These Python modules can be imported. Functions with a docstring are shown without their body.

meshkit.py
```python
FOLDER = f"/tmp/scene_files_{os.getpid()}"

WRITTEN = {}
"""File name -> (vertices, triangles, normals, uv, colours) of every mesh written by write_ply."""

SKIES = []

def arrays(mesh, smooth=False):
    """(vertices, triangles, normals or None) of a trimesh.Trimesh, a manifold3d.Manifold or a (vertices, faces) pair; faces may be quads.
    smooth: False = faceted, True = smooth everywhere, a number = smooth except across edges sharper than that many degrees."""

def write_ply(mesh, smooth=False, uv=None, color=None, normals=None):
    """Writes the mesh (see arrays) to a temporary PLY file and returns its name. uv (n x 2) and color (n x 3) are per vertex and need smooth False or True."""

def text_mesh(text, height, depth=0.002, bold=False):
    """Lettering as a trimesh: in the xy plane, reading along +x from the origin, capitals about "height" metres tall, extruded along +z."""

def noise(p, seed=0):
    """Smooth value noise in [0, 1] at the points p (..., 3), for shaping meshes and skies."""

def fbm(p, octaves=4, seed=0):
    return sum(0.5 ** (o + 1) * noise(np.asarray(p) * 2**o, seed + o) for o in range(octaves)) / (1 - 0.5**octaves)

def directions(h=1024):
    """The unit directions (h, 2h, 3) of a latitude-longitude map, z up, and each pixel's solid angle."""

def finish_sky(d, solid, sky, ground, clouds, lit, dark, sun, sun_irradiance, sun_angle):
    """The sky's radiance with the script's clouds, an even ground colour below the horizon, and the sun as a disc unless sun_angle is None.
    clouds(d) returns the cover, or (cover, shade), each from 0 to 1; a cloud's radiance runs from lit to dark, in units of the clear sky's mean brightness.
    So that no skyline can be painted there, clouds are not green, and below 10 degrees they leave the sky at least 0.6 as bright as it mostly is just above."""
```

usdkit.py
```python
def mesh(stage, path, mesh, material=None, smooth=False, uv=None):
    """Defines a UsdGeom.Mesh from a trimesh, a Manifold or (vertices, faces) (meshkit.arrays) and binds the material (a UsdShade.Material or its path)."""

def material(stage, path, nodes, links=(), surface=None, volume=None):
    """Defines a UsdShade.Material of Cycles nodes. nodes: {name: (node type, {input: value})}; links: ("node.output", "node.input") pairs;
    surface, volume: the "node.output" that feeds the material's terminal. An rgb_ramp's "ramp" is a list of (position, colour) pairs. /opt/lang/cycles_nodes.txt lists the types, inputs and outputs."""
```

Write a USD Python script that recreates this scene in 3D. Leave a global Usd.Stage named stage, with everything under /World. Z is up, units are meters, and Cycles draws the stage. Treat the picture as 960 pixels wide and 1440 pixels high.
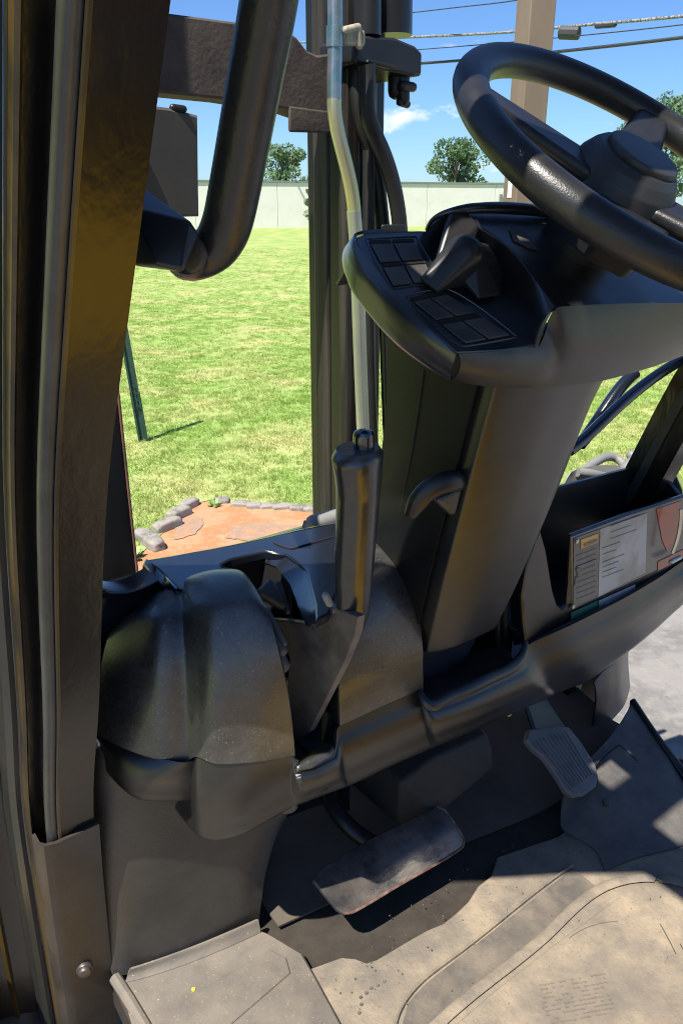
import math
import numpy as np
import trimesh
import manifold3d
import shapely
import shapely.geometry as sg
from scipy.interpolate import PchipInterpolator, CubicSpline
from pxr import Usd, UsdGeom, UsdLux, UsdShade, Gf, Sdf, Vt
import usdkit
import meshkit

stage = Usd.Stage.CreateInMemory()
UsdGeom.SetStageUpAxis(stage, UsdGeom.Tokens.z)
UsdGeom.SetStageMetersPerUnit(stage, 1.0)
W = UsdGeom.Xform.Define(stage, '/World')
stage.SetDefaultPrim(W.GetPrim())
UsdGeom.Scope.Define(stage, '/World/Looks')
rng = np.random.default_rng(7)

# ------------------------------------------------------------------ camera
EYE = 1.55                       # metres above the ground
FPX, CX, CY = 1100.0, 480.0, 720.0
PITCH = math.atan(435 / 1100.0)
cam = UsdGeom.Camera.Define(stage, '/World/camera')
cam.CreateHorizontalApertureAttr(36.0)
cam.CreateVerticalApertureAttr(54.0)
cam.CreateFocalLengthAttr(36.0 * FPX / 960.0)
cam.CreateClippingRangeAttr(Gf.Vec2f(0.02, 2000))
cam.CreateExposureAttr(0.92)
cx_ = UsdGeom.Xformable(cam)
cx_.AddTranslateOp().Set(Gf.Vec3d(0, 0, EYE))
cx_.AddRotateXOp().Set(90 - math.degrees(PITCH))

# ------------------------------------------------------------------ truck frame: r to its right, f forwards, u up from the cab floor
YAW = math.radians(37.2)
DECK = 0.60                      # cab floor above the ground
AX_R = np.array([math.cos(YAW), math.sin(YAW), 0.0])
AX_F = np.array([-math.sin(YAW), math.cos(YAW), 0.0])
HF = EYE - DECK

# ------------------------------------------------------------------ light
SUN_EL = math.radians(60)
sh = AX_R * 0.95 + AX_F * 0.28
sh /= np.linalg.norm(sh)         # way the shadows fall
SUN = np.array([-sh[0] * math.cos(SUN_EL), -sh[1] * math.cos(SUN_EL), math.sin(SUN_EL)])
sun = UsdLux.DistantLight.Define(stage, '/World/sun')
sun.CreateNormalizeAttr(True)
sun.CreateIntensityAttr(1.25)
sun.CreateAngleAttr(0.5)
sun.CreateColorAttr(Gf.Vec3f(1.0, 0.95, 0.86))
z = SUN
x = np.cross([0, 0, 1.0], z); x /= np.linalg.norm(x)
y = np.cross(z, x)
sun.AddTransformOp().Set(Gf.Matrix4d(*x, 0, *y, 0, *z, 0, 0, 0, 5, 1))

sky = UsdLux.DomeLight.Define(stage, '/World/sky')
sky.GetPrim().SetCustomDataByKey('kind', 'structure')
skym = usdkit.material(stage, '/World/Looks/sky_air', {
    'tc': ('texture_coordinate', {}),
    'st': ('sky_texture', {'sky_type': 'single_scattering', 'sun_disc': False, 'sun_elevation': SUN_EL,
                           'sun_rotation': math.atan2(SUN[0], SUN[1]), 'air_density': 1.0, 'aerosol_density': 0.25, 'ozone_density': 3.0}),
    'mp': ('mapping', {'scale': (1.0, 1.0, 2.6), 'location': (1.1, 0.0, 0.0)}),
    'nz': ('noise_texture', {'scale': 7.0, 'detail': 8.0, 'roughness': 0.6, 'distortion': 0.3}),
    'rp': ('rgb_ramp', {'ramp': [(0.0, (0, 0, 0)), (0.605, (0, 0, 0)), (0.72, (1, 1, 1)), (1.0, (1, 1, 1))]}),
    'tint': ('mix', {'mix_type': 'multiply', 'fac': 1.0, 'color2': (0.64, 0.88, 1.22)}),
    'mx': ('mix', {'color2': (9.0, 9.3, 9.6)}),
    'bg': ('background_shader', {'strength': 0.07}),
}, [('tc.generated', 'mp.vector'), ('mp.vector', 'nz.vector'), ('nz.fac', 'rp.fac'), ('rp.color', 'mx.fac'), ('st.color', 'tint.color1'), ('tint.color', 'mx.color1'), ('mx.color', 'bg.color')], surface='bg.background')
UsdShade.MaterialBindingAPI.Apply(sky.GetPrim()).Bind(skym)


# ------------------------------------------------------------------ points
def _ray(px, py):
    x, y = (px - CX) / FPX, -(py - CY) / FPX
    s, c = math.sin(PITCH), math.cos(PITCH)
    return np.array([x, y * s + c, y * c - s])


def P(px, py, r=None, f=None, u=None):
    """A point of the truck on the plane r, f or u = given value (truck frame)."""
    w = _ray(px, py)
    d = np.array([w @ AX_R, w @ AX_F, w[2]])
    o = np.array([0, 0, HF])
    if r is not None:
        return o + d * r / d[0]
    if f is not None:
        return o + d * f / d[1]
    return o + d * (u - HF) / d[2]


def PN(px, py, p0, n):
    w = _ray(px, py)
    d = np.array([w @ AX_R, w @ AX_F, w[2]])
    o = np.array([0, 0, HF])
    n = np.asarray(n, float)
    return o + d * ((np.asarray(p0) - o) @ n) / (d @ n)


def G(px, py, z=0.0):
    w = _ray(px, py)
    return np.array([0, 0, EYE]) + w * (z - EYE) / w[2]


def Y(px, py, dist):
    w = _ray(px, py)
    return np.array([0, 0, EYE]) + w * dist / w[1]


BASE = np.array([0.70, 0.20, -DECK])      # the truck's own origin, on the ground
TRUCK_AT = AX_R * BASE[0] + AX_F * BASE[1]


# ------------------------------------------------------------------ materials
MATS = {}


def mat(name, col, rough=0.5, col2=None, nscale=12.0, contrast=(0.4, 0.65), dust=None, dust_amt=0.0, dust_scale=30.0, up=0.0,
        bump=0.0, bscale=400.0, metallic=0.0, spec=0.5, coat=0.0, detail=6.0, specks=0.0, speck_col=(0.5, 0.45, 0.38), stretch=None, rough2=None):
    if name in MATS:
        return MATS[name]
    n = {'tc': ('texture_coordinate', {}), 'p': ('principled_bsdf', {'roughness': rough, 'metallic': metallic, 'specular_ior_level': spec, 'coat_weight': coat, 'coat_roughness': 0.12})}
    l = []
    vec = 'tc.object'
    if stretch:
        n['mp'] = ('mapping', {'scale': stretch}); l += [('tc.object', 'mp.vector')]; vec = 'mp.vector'
    n['n1'] = ('noise_texture', {'scale': nscale, 'detail': detail, 'roughness': 0.6}); l += [(vec, 'n1.vector')]
    a, b = contrast
    n['r1'] = ('map_range', {'from_min': a, 'from_max': b, 'clamp': True}); l += [('n1.fac', 'r1.value')]
    n['m1'] = ('mix', {'color1': col, 'color2': col2 or tuple(c * 1.25 for c in col)}); l += [('r1.result', 'm1.fac')]
    out = 'm1.color'
    if dust is not None:
        n['n2'] = ('noise_texture', {'scale': dust_scale, 'detail': 9.0, 'roughness': 0.7}); l += [(vec, 'n2.vector')]
        n['r2'] = ('map_range', {'from_min': 0.35, 'from_max': 0.7, 'to_min': 0.15, 'to_max': 1.0, 'clamp': True}); l += [('n2.fac', 'r2.value')]
        n['ge'] = ('geometry', {}); n['sx'] = ('separate_xyz', {}); l += [('ge.normal', 'sx.vector')]
        n['r3'] = ('map_range', {'from_min': -0.1, 'from_max': 1.0, 'to_min': dust_amt, 'to_max': dust_amt + up, 'clamp': True}); l += [('sx.z', 'r3.value')]
        n['mu'] = ('math', {'math_type': 'multiply', 'use_clamp': True}); l += [('r2.result', 'mu.value1'), ('r3.result', 'mu.value2')]
        n['m2'] = ('mix', {'color2': dust}); l += [('mu.value', 'm2.fac'), (out, 'm2.color1')]
        out = 'm2.color'
        n['rr'] = ('map_range', {'from_min': 0, 'from_max': 1, 'to_min': rough, 'to_max': rough2 or min(0.9, rough + 0.35)}); l += [('mu.value', 'rr.value'), ('rr.result', 'p.roughness')]
    if specks:
        n['ns'] = ('noise_texture', {'scale': 420.0, 'detail': 2.0, 'roughness': 0.5}); l += [(vec, 'ns.vector')]
        n['rs'] = ('map_range', {'from_min': 0.70 - 0.07 * specks, 'from_max': 0.76 - 0.05 * specks, 'clamp': True}); l += [('ns.fac', 'rs.value')]
        n['m3'] = ('mix', {'color2': speck_col}); l += [('rs.result', 'm3.fac'), (out, 'm3.color1')]
        out = 'm3.color'
    l += [(out, 'p.base_color')]
    if bump:
        n['nb'] = ('noise_texture', {'scale': bscale, 'detail': 3.0, 'roughness': 0.6}); l += [(vec, 'nb.vector')]
        n['bu'] = ('bump', {'strength': bump, 'distance': 0.0012 if bscale > 100 else 0.004}); l += [('nb.fac', 'bu.height'), ('bu.normal', 'p.normal')]
    MATS[name] = usdkit.material(stage, '/World/Looks/' + name, n, l, surface='p.BSDF')
    return MATS[name]


DUST = (0.17, 0.155, 0.135)
m_shell = mat('moulded_plastic', (0.009, 0.009, 0.010), 0.26, dust=DUST, dust_amt=0.05, dust_scale=14, up=0.05, bump=0.3, bscale=900, spec=0.7)
m_bulge = mat('dusty_moulded_plastic', (0.013, 0.013, 0.013), 0.18, dust=(0.2, 0.19, 0.165), dust_amt=0.24, dust_scale=26, up=0.03, bump=0.6, bscale=700, specks=0.7, speck_col=(0.15, 0.14, 0.12), spec=0.85, rough2=0.4, coat=0.35)
m_top = mat('smooth_plastic', (0.006, 0.008, 0.012), 0.17, dust=DUST, dust_amt=0.02, dust_scale=18, up=0.015, bump=0.12, bscale=900, spec=0.9, coat=0.6)  # faint blue in the base colour adds to the reflected sky
m_pod = mat('satin_plastic', (0.007, 0.008, 0.010), 0.2, dust=DUST, dust_amt=0.03, dust_scale=10, up=0.03, bump=0.2, bscale=900, stretch=(1, 3, 1), spec=0.8, coat=0.4)
m_black = mat('matt_black_plastic', (0.008, 0.008, 0.008), 0.38, dust=DUST, dust_amt=0.04, dust_scale=20, up=0.05)
m_column = mat('column_plastic', (0.007, 0.0068, 0.0065), 0.2, dust=DUST, dust_amt=0.05, dust_scale=30, bump=0.35, bscale=900, spec=0.75, rough2=0.45)
m_kick = mat('scuffed_plastic', (0.014, 0.014, 0.0135), 0.3, dust=(0.19, 0.175, 0.15), dust_amt=0.12, dust_scale=16, up=0.1, bump=0.5, bscale=600, spec=0.8)
m_paint = mat('black_enamel', (0.005, 0.0045, 0.004), 0.21, col2=(0.034, 0.022, 0.006), nscale=5, contrast=(0.54, 0.70), dust=(0.10, 0.07, 0.035), dust_amt=0.035, dust_scale=16, bump=0.15, bscale=60, stretch=(1, 1, 0.3), spec=0.5, coat=0.1)  # gold-brown blotches paint in yellow reflected from the hood
m_strip = mat('worn_edge_enamel', (0.014, 0.015, 0.014), 0.3, dust=(0.20, 0.195, 0.175), dust_amt=0.22, dust_scale=22, bump=0.15, bscale=200, stretch=(1, 1, 0.25))
m_outer = mat('outer_channel_enamel', (0.010, 0.011, 0.010), 0.3, dust=(0.13, 0.13, 0.11), dust_amt=0.16, dust_scale=10, stretch=(1, 1, 0.2))
m_lip = mat('worn_and_reflected_gold', (0.070, 0.044, 0.013), 0.3, col2=(0.018, 0.014, 0.008), nscale=16, contrast=(0.42, 0.6), stretch=(1, 1, 0.2))  # gold is wear on the edge line, painted reflection on the channel lips
m_rubber = mat('rubber', (0.010, 0.010, 0.010), 0.5, dust=DUST, dust_amt=0.05, dust_scale=30, up=0.05)
m_rim = mat('steering_rim_rubber', (0.010, 0.010, 0.011), 0.34, dust=(0.12, 0.115, 0.11), dust_amt=0.06, dust_scale=30, up=0.05, bump=0.28, bscale=520)
m_handle = mat('grab_bar_enamel', (0.010, 0.011, 0.012), 0.32, dust=(0.16, 0.14, 0.115), dust_amt=0.14, dust_scale=14, up=0.1, bump=0.3, bscale=260)
m_plate = mat('dirty_steel_plate', (0.018, 0.015, 0.013), 0.42, dust=(0.12, 0.095, 0.072), dust_amt=0.36, dust_scale=18, bump=0.3, bscale=500)
m_rust = mat('crusted_steel', (0.036, 0.027, 0.021), 0.8, col2=(0.07, 0.053, 0.042), nscale=28, dust=(0.13, 0.10, 0.08), dust_amt=0.3, dust_scale=60, bump=0.6, bscale=160)
m_mast = mat('mast_steel', (0.008, 0.008, 0.008), 0.3, dust=(0.10, 0.09, 0.08), dust_amt=0.1, dust_scale=14, bump=0.2, bscale=120, stretch=(1, 1, 0.2))
m_channel = mat('bare_channel_steel', (0.040, 0.035, 0.030), 0.4, col2=(0.010, 0.009, 0.008), nscale=55, contrast=(0.42, 0.56), dust=(0.13, 0.11, 0.09), dust_amt=0.2, dust_scale=20, metallic=0.2, bump=0.2, bscale=200, stretch=(1, 1, 0.05), spec=0.3)
m_zinc = mat('zinc_plated_pipe', (0.40, 0.42, 0.36), 0.36, col2=(0.55, 0.56, 0.44), nscale=14, metallic=0.75, stretch=(1, 1, 0.4), dust=(0.3, 0.3, 0.2), dust_amt=0.2)
m_zincy = mat('yellowed_zinc', (0.50, 0.48, 0.24), 0.34, col2=(0.48, 0.46, 0.34), nscale=18, metallic=0.75)
m_zincb = mat('blue_passivated_zinc', (0.20, 0.33, 0.33), 0.3, col2=(0.42, 0.40, 0.42), nscale=36, metallic=0.8)
m_clamp = mat('cream_clamp_plastic', (0.36, 0.33, 0.24), 0.55, col2=(0.24, 0.20, 0.14), nscale=60)
m_lever = mat('greasy_grip', (0.010, 0.010, 0.010), 0.26, dust=(0.2, 0.185, 0.16), dust_amt=0.10, dust_scale=26, up=0.4, bump=0.2, bscale=120, spec=0.8)
m_leverplate = mat('oily_lever_plate', (0.060, 0.048, 0.038), 0.4, col2=(0.13, 0.10, 0.08), nscale=35, dust=(0.27, 0.21, 0.165), dust_amt=0.35, dust_scale=30, bump=0.4, bscale=300)
m_mat = mat('floor_mat_rubber', (0.235, 0.19, 0.138), 0.8, col2=(0.35, 0.275, 0.185), nscale=10, contrast=(0.42, 0.58), dust=(0.10, 0.092, 0.083), dust_amt=0.85, dust_scale=17, bump=1.0, bscale=200, detail=10, specks=0.5, speck_col=(0.12, 0.10, 0.08))
m_matdark = mat('grimy_mat_rubber', (0.07, 0.063, 0.057), 0.75, col2=(0.16, 0.132, 0.10), nscale=24, dust=(0.19, 0.155, 0.115), dust_amt=0.35, dust_scale=14, bump=0.7, bscale=220)
m_pan = mat('shaded_floor_pan', (0.030, 0.026, 0.022), 0.85, dust=(0.075, 0.062, 0.05), dust_amt=0.6, dust_scale=22, bump=0.5, bscale=200, spec=0.12)  # dark tone paints in the shade beyond the mat
m_under = mat('sooty_firewall', (0.080, 0.066, 0.053), 0.8, dust=(0.13, 0.108, 0.085), dust_amt=0.5, dust_scale=14, up=0.3, bump=0.5, bscale=200, spec=0.15)
m_fuse = mat('dusty_box_plastic', (0.014, 0.0135, 0.013), 0.6, dust=(0.08, 0.07, 0.058), dust_amt=0.25, dust_scale=16, up=0.3, bump=0.3, bscale=300)
m_step = mat('worn_step_plate', (0.075, 0.068, 0.062), 0.6, col2=(0.135, 0.12, 0.102), nscale=9, contrast=(0.42, 0.6), dust=(0.27, 0.22, 0.16), dust_amt=0.42, dust_scale=14, bump=0.4, bscale=240, specks=0.05, speck_col=(0.5, 0.42, 0.25))
m_pedal = mat('worn_pedal_rubber', (0.095, 0.097, 0.098), 0.45, col2=(0.15, 0.145, 0.14), nscale=18, dust=(0.24, 0.22, 0.2), dust_amt=0.35, dust_scale=30, bump=0.3, bscale=300)
m_brake = mat('polished_pedal_steel', (0.22, 0.185, 0.155), 0.2, col2=(0.045, 0.046, 0.048), nscale=11, contrast=(0.40, 0.60), metallic=0.5, dust=(0.30, 0.24, 0.19), dust_amt=0.12, dust_scale=60, bump=0.2, bscale=120)
m_flank = mat('dull_black_flank', (0.006, 0.0065, 0.006), 0.42, dust=DUST, dust_amt=0.015, dust_scale=26, bump=0.3, bscale=900, spec=0.2)
m_rstep = mat('dusty_shaded_step', (0.035, 0.034, 0.034), 0.6, col2=(0.07, 0.065, 0.06), nscale=14, dust=(0.20, 0.175, 0.15), dust_amt=0.3, dust_scale=18, up=0.25, bump=0.6, bscale=220)  # black base paints shade onto a tan dusty step
m_redge = mat('worn_red_edge', (0.10, 0.045, 0.032), 0.5, col2=(0.26, 0.17, 0.13), nscale=60)
m_orangepad = mat('rusty_bright_edge', (0.32, 0.13, 0.08), 0.7)
m_yellow = mat('yellow_enamel', (0.62, 0.36, 0.015), 0.3, coat=0.4)
m_yellowdot = mat('yellow_paint_fleck', (0.75, 0.60, 0.05), 0.4)
m_knob = mat('soft_black_knob', (0.010, 0.010, 0.010), 0.33, dust=DUST, dust_amt=0.06, dust_scale=20, up=0.05)
m_switch = mat('dusty_switch_blank', (0.016, 0.016, 0.016), 0.4, dust=(0.22, 0.195, 0.165), dust_amt=0.22, dust_scale=30, up=0.2)
m_cap = mat('horn_cap_plastic', (0.020, 0.019, 0.018), 0.4, dust=(0.13, 0.12, 0.11), dust_amt=0.12, dust_scale=16, bump=0.3, bscale=500)
m_grey = mat('grey_casting', (0.17, 0.17, 0.165), 0.5, dust=(0.30, 0.27, 0.23), dust_amt=0.3, dust_scale=20)
m_decal = mat('decal_dark_grey', (0.06, 0.058, 0.055), 0.25, col2=(0.10, 0.095, 0.085), nscale=60, coat=0.5)
m_decalw = mat('decal_pale_grey', (0.40, 0.40, 0.40), 0.25, col2=(0.26, 0.25, 0.22), nscale=16, contrast=(0.45, 0.62), coat=0.5)
m_decalo = mat('decal_amber', (0.62, 0.33, 0.04), 0.3, coat=0.4)
m_decalg = mat('decal_green', (0.035, 0.14, 0.09), 0.35)
m_decalink = mat('decal_ink', (0.23, 0.23, 0.23), 0.4)
m_decallight = mat('decal_light_print', (0.19, 0.18, 0.165), 0.4)
m_platered = mat('plate_orange_red', (0.48, 0.085, 0.035), 0.25, col2=(0.36, 0.10, 0.06), nscale=40, coat=0.4)  # orange-red tone of two flat marks on the data plate
m_decalbrown = mat('decal_brown_grey', (0.14, 0.115, 0.10), 0.28, coat=0.4)
m_mirror = mat('sun_faded_housing', (0.062, 0.056, 0.047), 0.6, dust=(0.12, 0.105, 0.085), dust_amt=0.3)
m_vinyl = mat('seat_vinyl', (0.03, 0.03, 0.032), 0.45, bump=0.3, bscale=300)
m_redbelt = mat('orange_seat_webbing', (0.75, 0.11, 0.03), 0.55)
m_redrail = mat('rusty_rail_edge', (0.16, 0.075, 0.05), 0.6, col2=(0.07, 0.045, 0.035), nscale=20)
m_bolt = mat('bolt_steel', (0.10, 0.085, 0.075), 0.45, metallic=0.6)
m_chrome = mat('bright_wire', (0.5, 0.48, 0.42), 0.25, metallic=0.9)
m_dark = mat('flat_black', (0.006, 0.006, 0.006), 0.7)  # near-black for seams, gaps, pocket linings, stops and score marks


# ------------------------------------------------------------------ scene helpers
TAKEN = {}


def numbered(parent, name):
    k = TAKEN.get((parent, name), 0)
    TAKEN[(parent, name)] = k + 1
    return name if k == 0 else f'{name}_{k:03d}'


def tag(prim, label=None, cat=None, group=None, kind=None):
    for k, v in (('label', label), ('category', cat), ('group', group), ('kind', kind)):
        if v:
            prim.SetCustomDataByKey(k, v)
    return prim


def put(name, mesh, material, parent='/World', smooth=35, label=None):
    path = f'{parent}/{numbered(parent, name)}'
    m = usdkit.mesh(stage, path, mesh, material, smooth=smooth)
    if label:
        m.GetPrim().SetCustomDataByKey('label', label)
    return path


def xform(name, at, label, cat, rz=0.0, group=None):
    path = f"/World/{numbered('/World', name)}"
    x = UsdGeom.Xform.Define(stage, path)
    x.AddTranslateOp().Set(Gf.Vec3d(*map(float, at)))
    x.AddRotateZOp().Set(math.degrees(rz))
    tag(x.GetPrim(), label, cat, group)
    return path


def arr(m):
    v, f, _ = meshkit.arrays(m, False)
    return v, f


def moved(m, o):
    v, f = arr(m)
    return trimesh.Trimesh(v - np.asarray(o), f, process=False)


def cat_(*ms):
    vs, fs, n = [], [], 0
    for m in ms:
        v, f = arr(m)
        vs.append(v); fs.append(f + n); n += len(v)
    return trimesh.Trimesh(np.vstack(vs), np.vstack(fs), process=False)


# ------------------------------------------------------------------ shapes
def hull(points, r, seg=10):
    """A rounded convex body through spheres at the points."""
    ms = []
    for k, p in enumerate(points):
        rr = r[k] if np.ndim(r) else r
        ms.append(manifold3d.Manifold.sphere(float(rr), seg).translate([float(a) for a in p]))
    return manifold3d.Manifold.batch_hull(ms)


def rbox(lo, hi, r=0.004, seg=8):
    lo, hi = np.minimum(lo, hi) + r, np.maximum(lo, hi) - r
    return hull([(a, b, c) for a in (lo[0], hi[0]) for b in (lo[1], hi[1]) for c in (lo[2], hi[2])], r, seg)


def beam(a, b, w, h, r=0.003, upv=(0, 0, 1)):
    a, b = np.asarray(a, float), np.asarray(b, float)
    d = b - a; d /= np.linalg.norm(d)
    s = np.cross(d, upv); s /= np.linalg.norm(s)
    t = np.cross(s, d)
    return hull([p + s * i * (w / 2 - r) + t * j * (h / 2 - r) for p in (a, b) for i in (-1, 1) for j in (-1, 1)], r, 8)


def spline(path, n, kind='c'):
    path = np.asarray(path, float)
    t = np.r_[0, np.cumsum(np.linalg.norm(np.diff(path, axis=0), axis=1))]
    k = CubicSpline(t, path) if (kind == 'c' and len(path) > 2) else PchipInterpolator(t, path)
    q = np.linspace(0, t[-1], n)
    return k(q), np.interp(q, t, np.arange(len(path)))


def sweep(path, rad, n=40, seg=16, flat=1.0, ref=None, kind='c', power=1.0):
    """A tube along the path; rad is a number or one per path point, flat squeezes the second axis."""
    p, w = spline(path, n, kind)
    rad = np.interp(w, np.arange(len(path)), rad) if np.ndim(rad) else np.full(n, float(rad))
    fl = np.interp(w, np.arange(len(path)), flat) if np.ndim(flat) else np.full(n, float(flat))
    t = np.gradient(p, axis=0); t /= np.linalg.norm(t, axis=1, keepdims=True)
    a = np.array(ref if ref is not None else ([0, 0, 1.0] if abs(t[0][2]) < 0.9 else [1.0, 0, 0]), float)
    vs = []
    ang = np.linspace(0, 2 * math.pi, seg, endpoint=False)
    ca, sa = np.cos(ang), np.sin(ang)
    if power != 1.0:
        ca, sa = np.sign(ca) * np.abs(ca) ** power, np.sign(sa) * np.abs(sa) ** power
    for i in range(n):
        s = a - t[i] * (a @ t[i]); s /= np.linalg.norm(s)
        if ref is None:
            a = s
        b = np.cross(t[i], s)
        vs.append(p[i] + rad[i] * (ca[:, None] * s + fl[i] * sa[:, None] * b))
    v = np.vstack(vs + [p[:1], p[-1:]])
    f = []
    for i in range(n - 1):
        for j in range(seg):
            k = (j + 1) % seg
            f += [[i * seg + j, i * seg + k, (i + 1) * seg + k], [i * seg + j, (i + 1) * seg + k, (i + 1) * seg + j]]
    e0, e1 = n * seg, n * seg + 1
    for j in range(seg):
        k = (j + 1) % seg
        f += [[e0, k, j], [e1, (n - 1) * seg + j, (n - 1) * seg + k]]
    return trimesh.Trimesh(v, f, process=False)


def surf(rows, nu=8, nv=8, t=0.004, linear_rows=False, linear_cols=False, flip=False):
    """A smooth sheet through a grid of points (rows of equal length), made solid by a thickness."""
    g = np.array(rows, float)

    def refine(g, k, lin):
        x = np.arange(g.shape[0])
        q = np.linspace(0, g.shape[0] - 1, (g.shape[0] - 1) * k + 1)
        if lin or g.shape[0] < 3:
            i = np.clip(q.astype(int), 0, g.shape[0] - 2)
            w = (q - i)[:, None, None]
            return g[i] * (1 - w) + g[i + 1] * w
        return PchipInterpolator(x, g, axis=0)(q)
    g = refine(g, nu, linear_rows)
    g = refine(g.transpose(1, 0, 2), nv, linear_cols).transpose(1, 0, 2)
    m, n = g.shape[:2]
    v = g.reshape(-1, 3)
    i, j = np.meshgrid(np.arange(m - 1), np.arange(n - 1), indexing='ij')
    a = (i * n + j).ravel()
    f = np.vstack([np.c_[a, a + 1, a + n + 1], np.c_[a, a + n + 1, a + n]])
    if flip:
        f = f[:, ::-1]
    tm = trimesh.Trimesh(v, f, process=False)
    nn = np.zeros_like(v)
    fn = np.cross(v[f[:, 1]] - v[f[:, 0]], v[f[:, 2]] - v[f[:, 0]])
    for k in range(3):
        np.add.at(nn, f[:, k], fn)
    nn /= np.maximum(np.linalg.norm(nn, axis=1, keepdims=True), 1e-12)
    back = v - nn * t
    N = len(v)
    edge = list(range(n)) + [r * n + n - 1 for r in range(1, m)] + [(m - 1) * n + c for c in range(n - 2, -1, -1)] + [r * n for r in range(m - 2, 0, -1)]
    side = []
    for k in range(len(edge)):
        p, q = edge[k], edge[(k + 1) % len(edge)]
        side += [[p, N + p, N + q], [p, N + q, q]] if not flip else [[p, N + q, N + p], [p, q, N + q]]
    return trimesh.Trimesh(np.vstack([v, back]), np.vstack([f, f[:, ::-1] + N, np.array(side)]), process=False)


def capfaces(pts):
    """Triangles over a planar outline, by the outline's own indices, anticlockwise."""
    pts = np.asarray(pts, float)
    v, f = trimesh.creation.triangulate_polygon(sg.Polygon(pts), engine='earcut')
    idx = np.argmin(((np.asarray(v)[:, None, :2] - pts[None]) ** 2).sum(2), axis=1)
    f = idx[np.asarray(f)]
    a, b, c = pts[f[:, 0]], pts[f[:, 1]], pts[f[:, 2]]
    neg = (b[:, 0] - a[:, 0]) * (c[:, 1] - a[:, 1]) - (b[:, 1] - a[:, 1]) * (c[:, 0] - a[:, 0]) < 0
    f[neg] = f[neg][:, ::-1]
    return f


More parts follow.
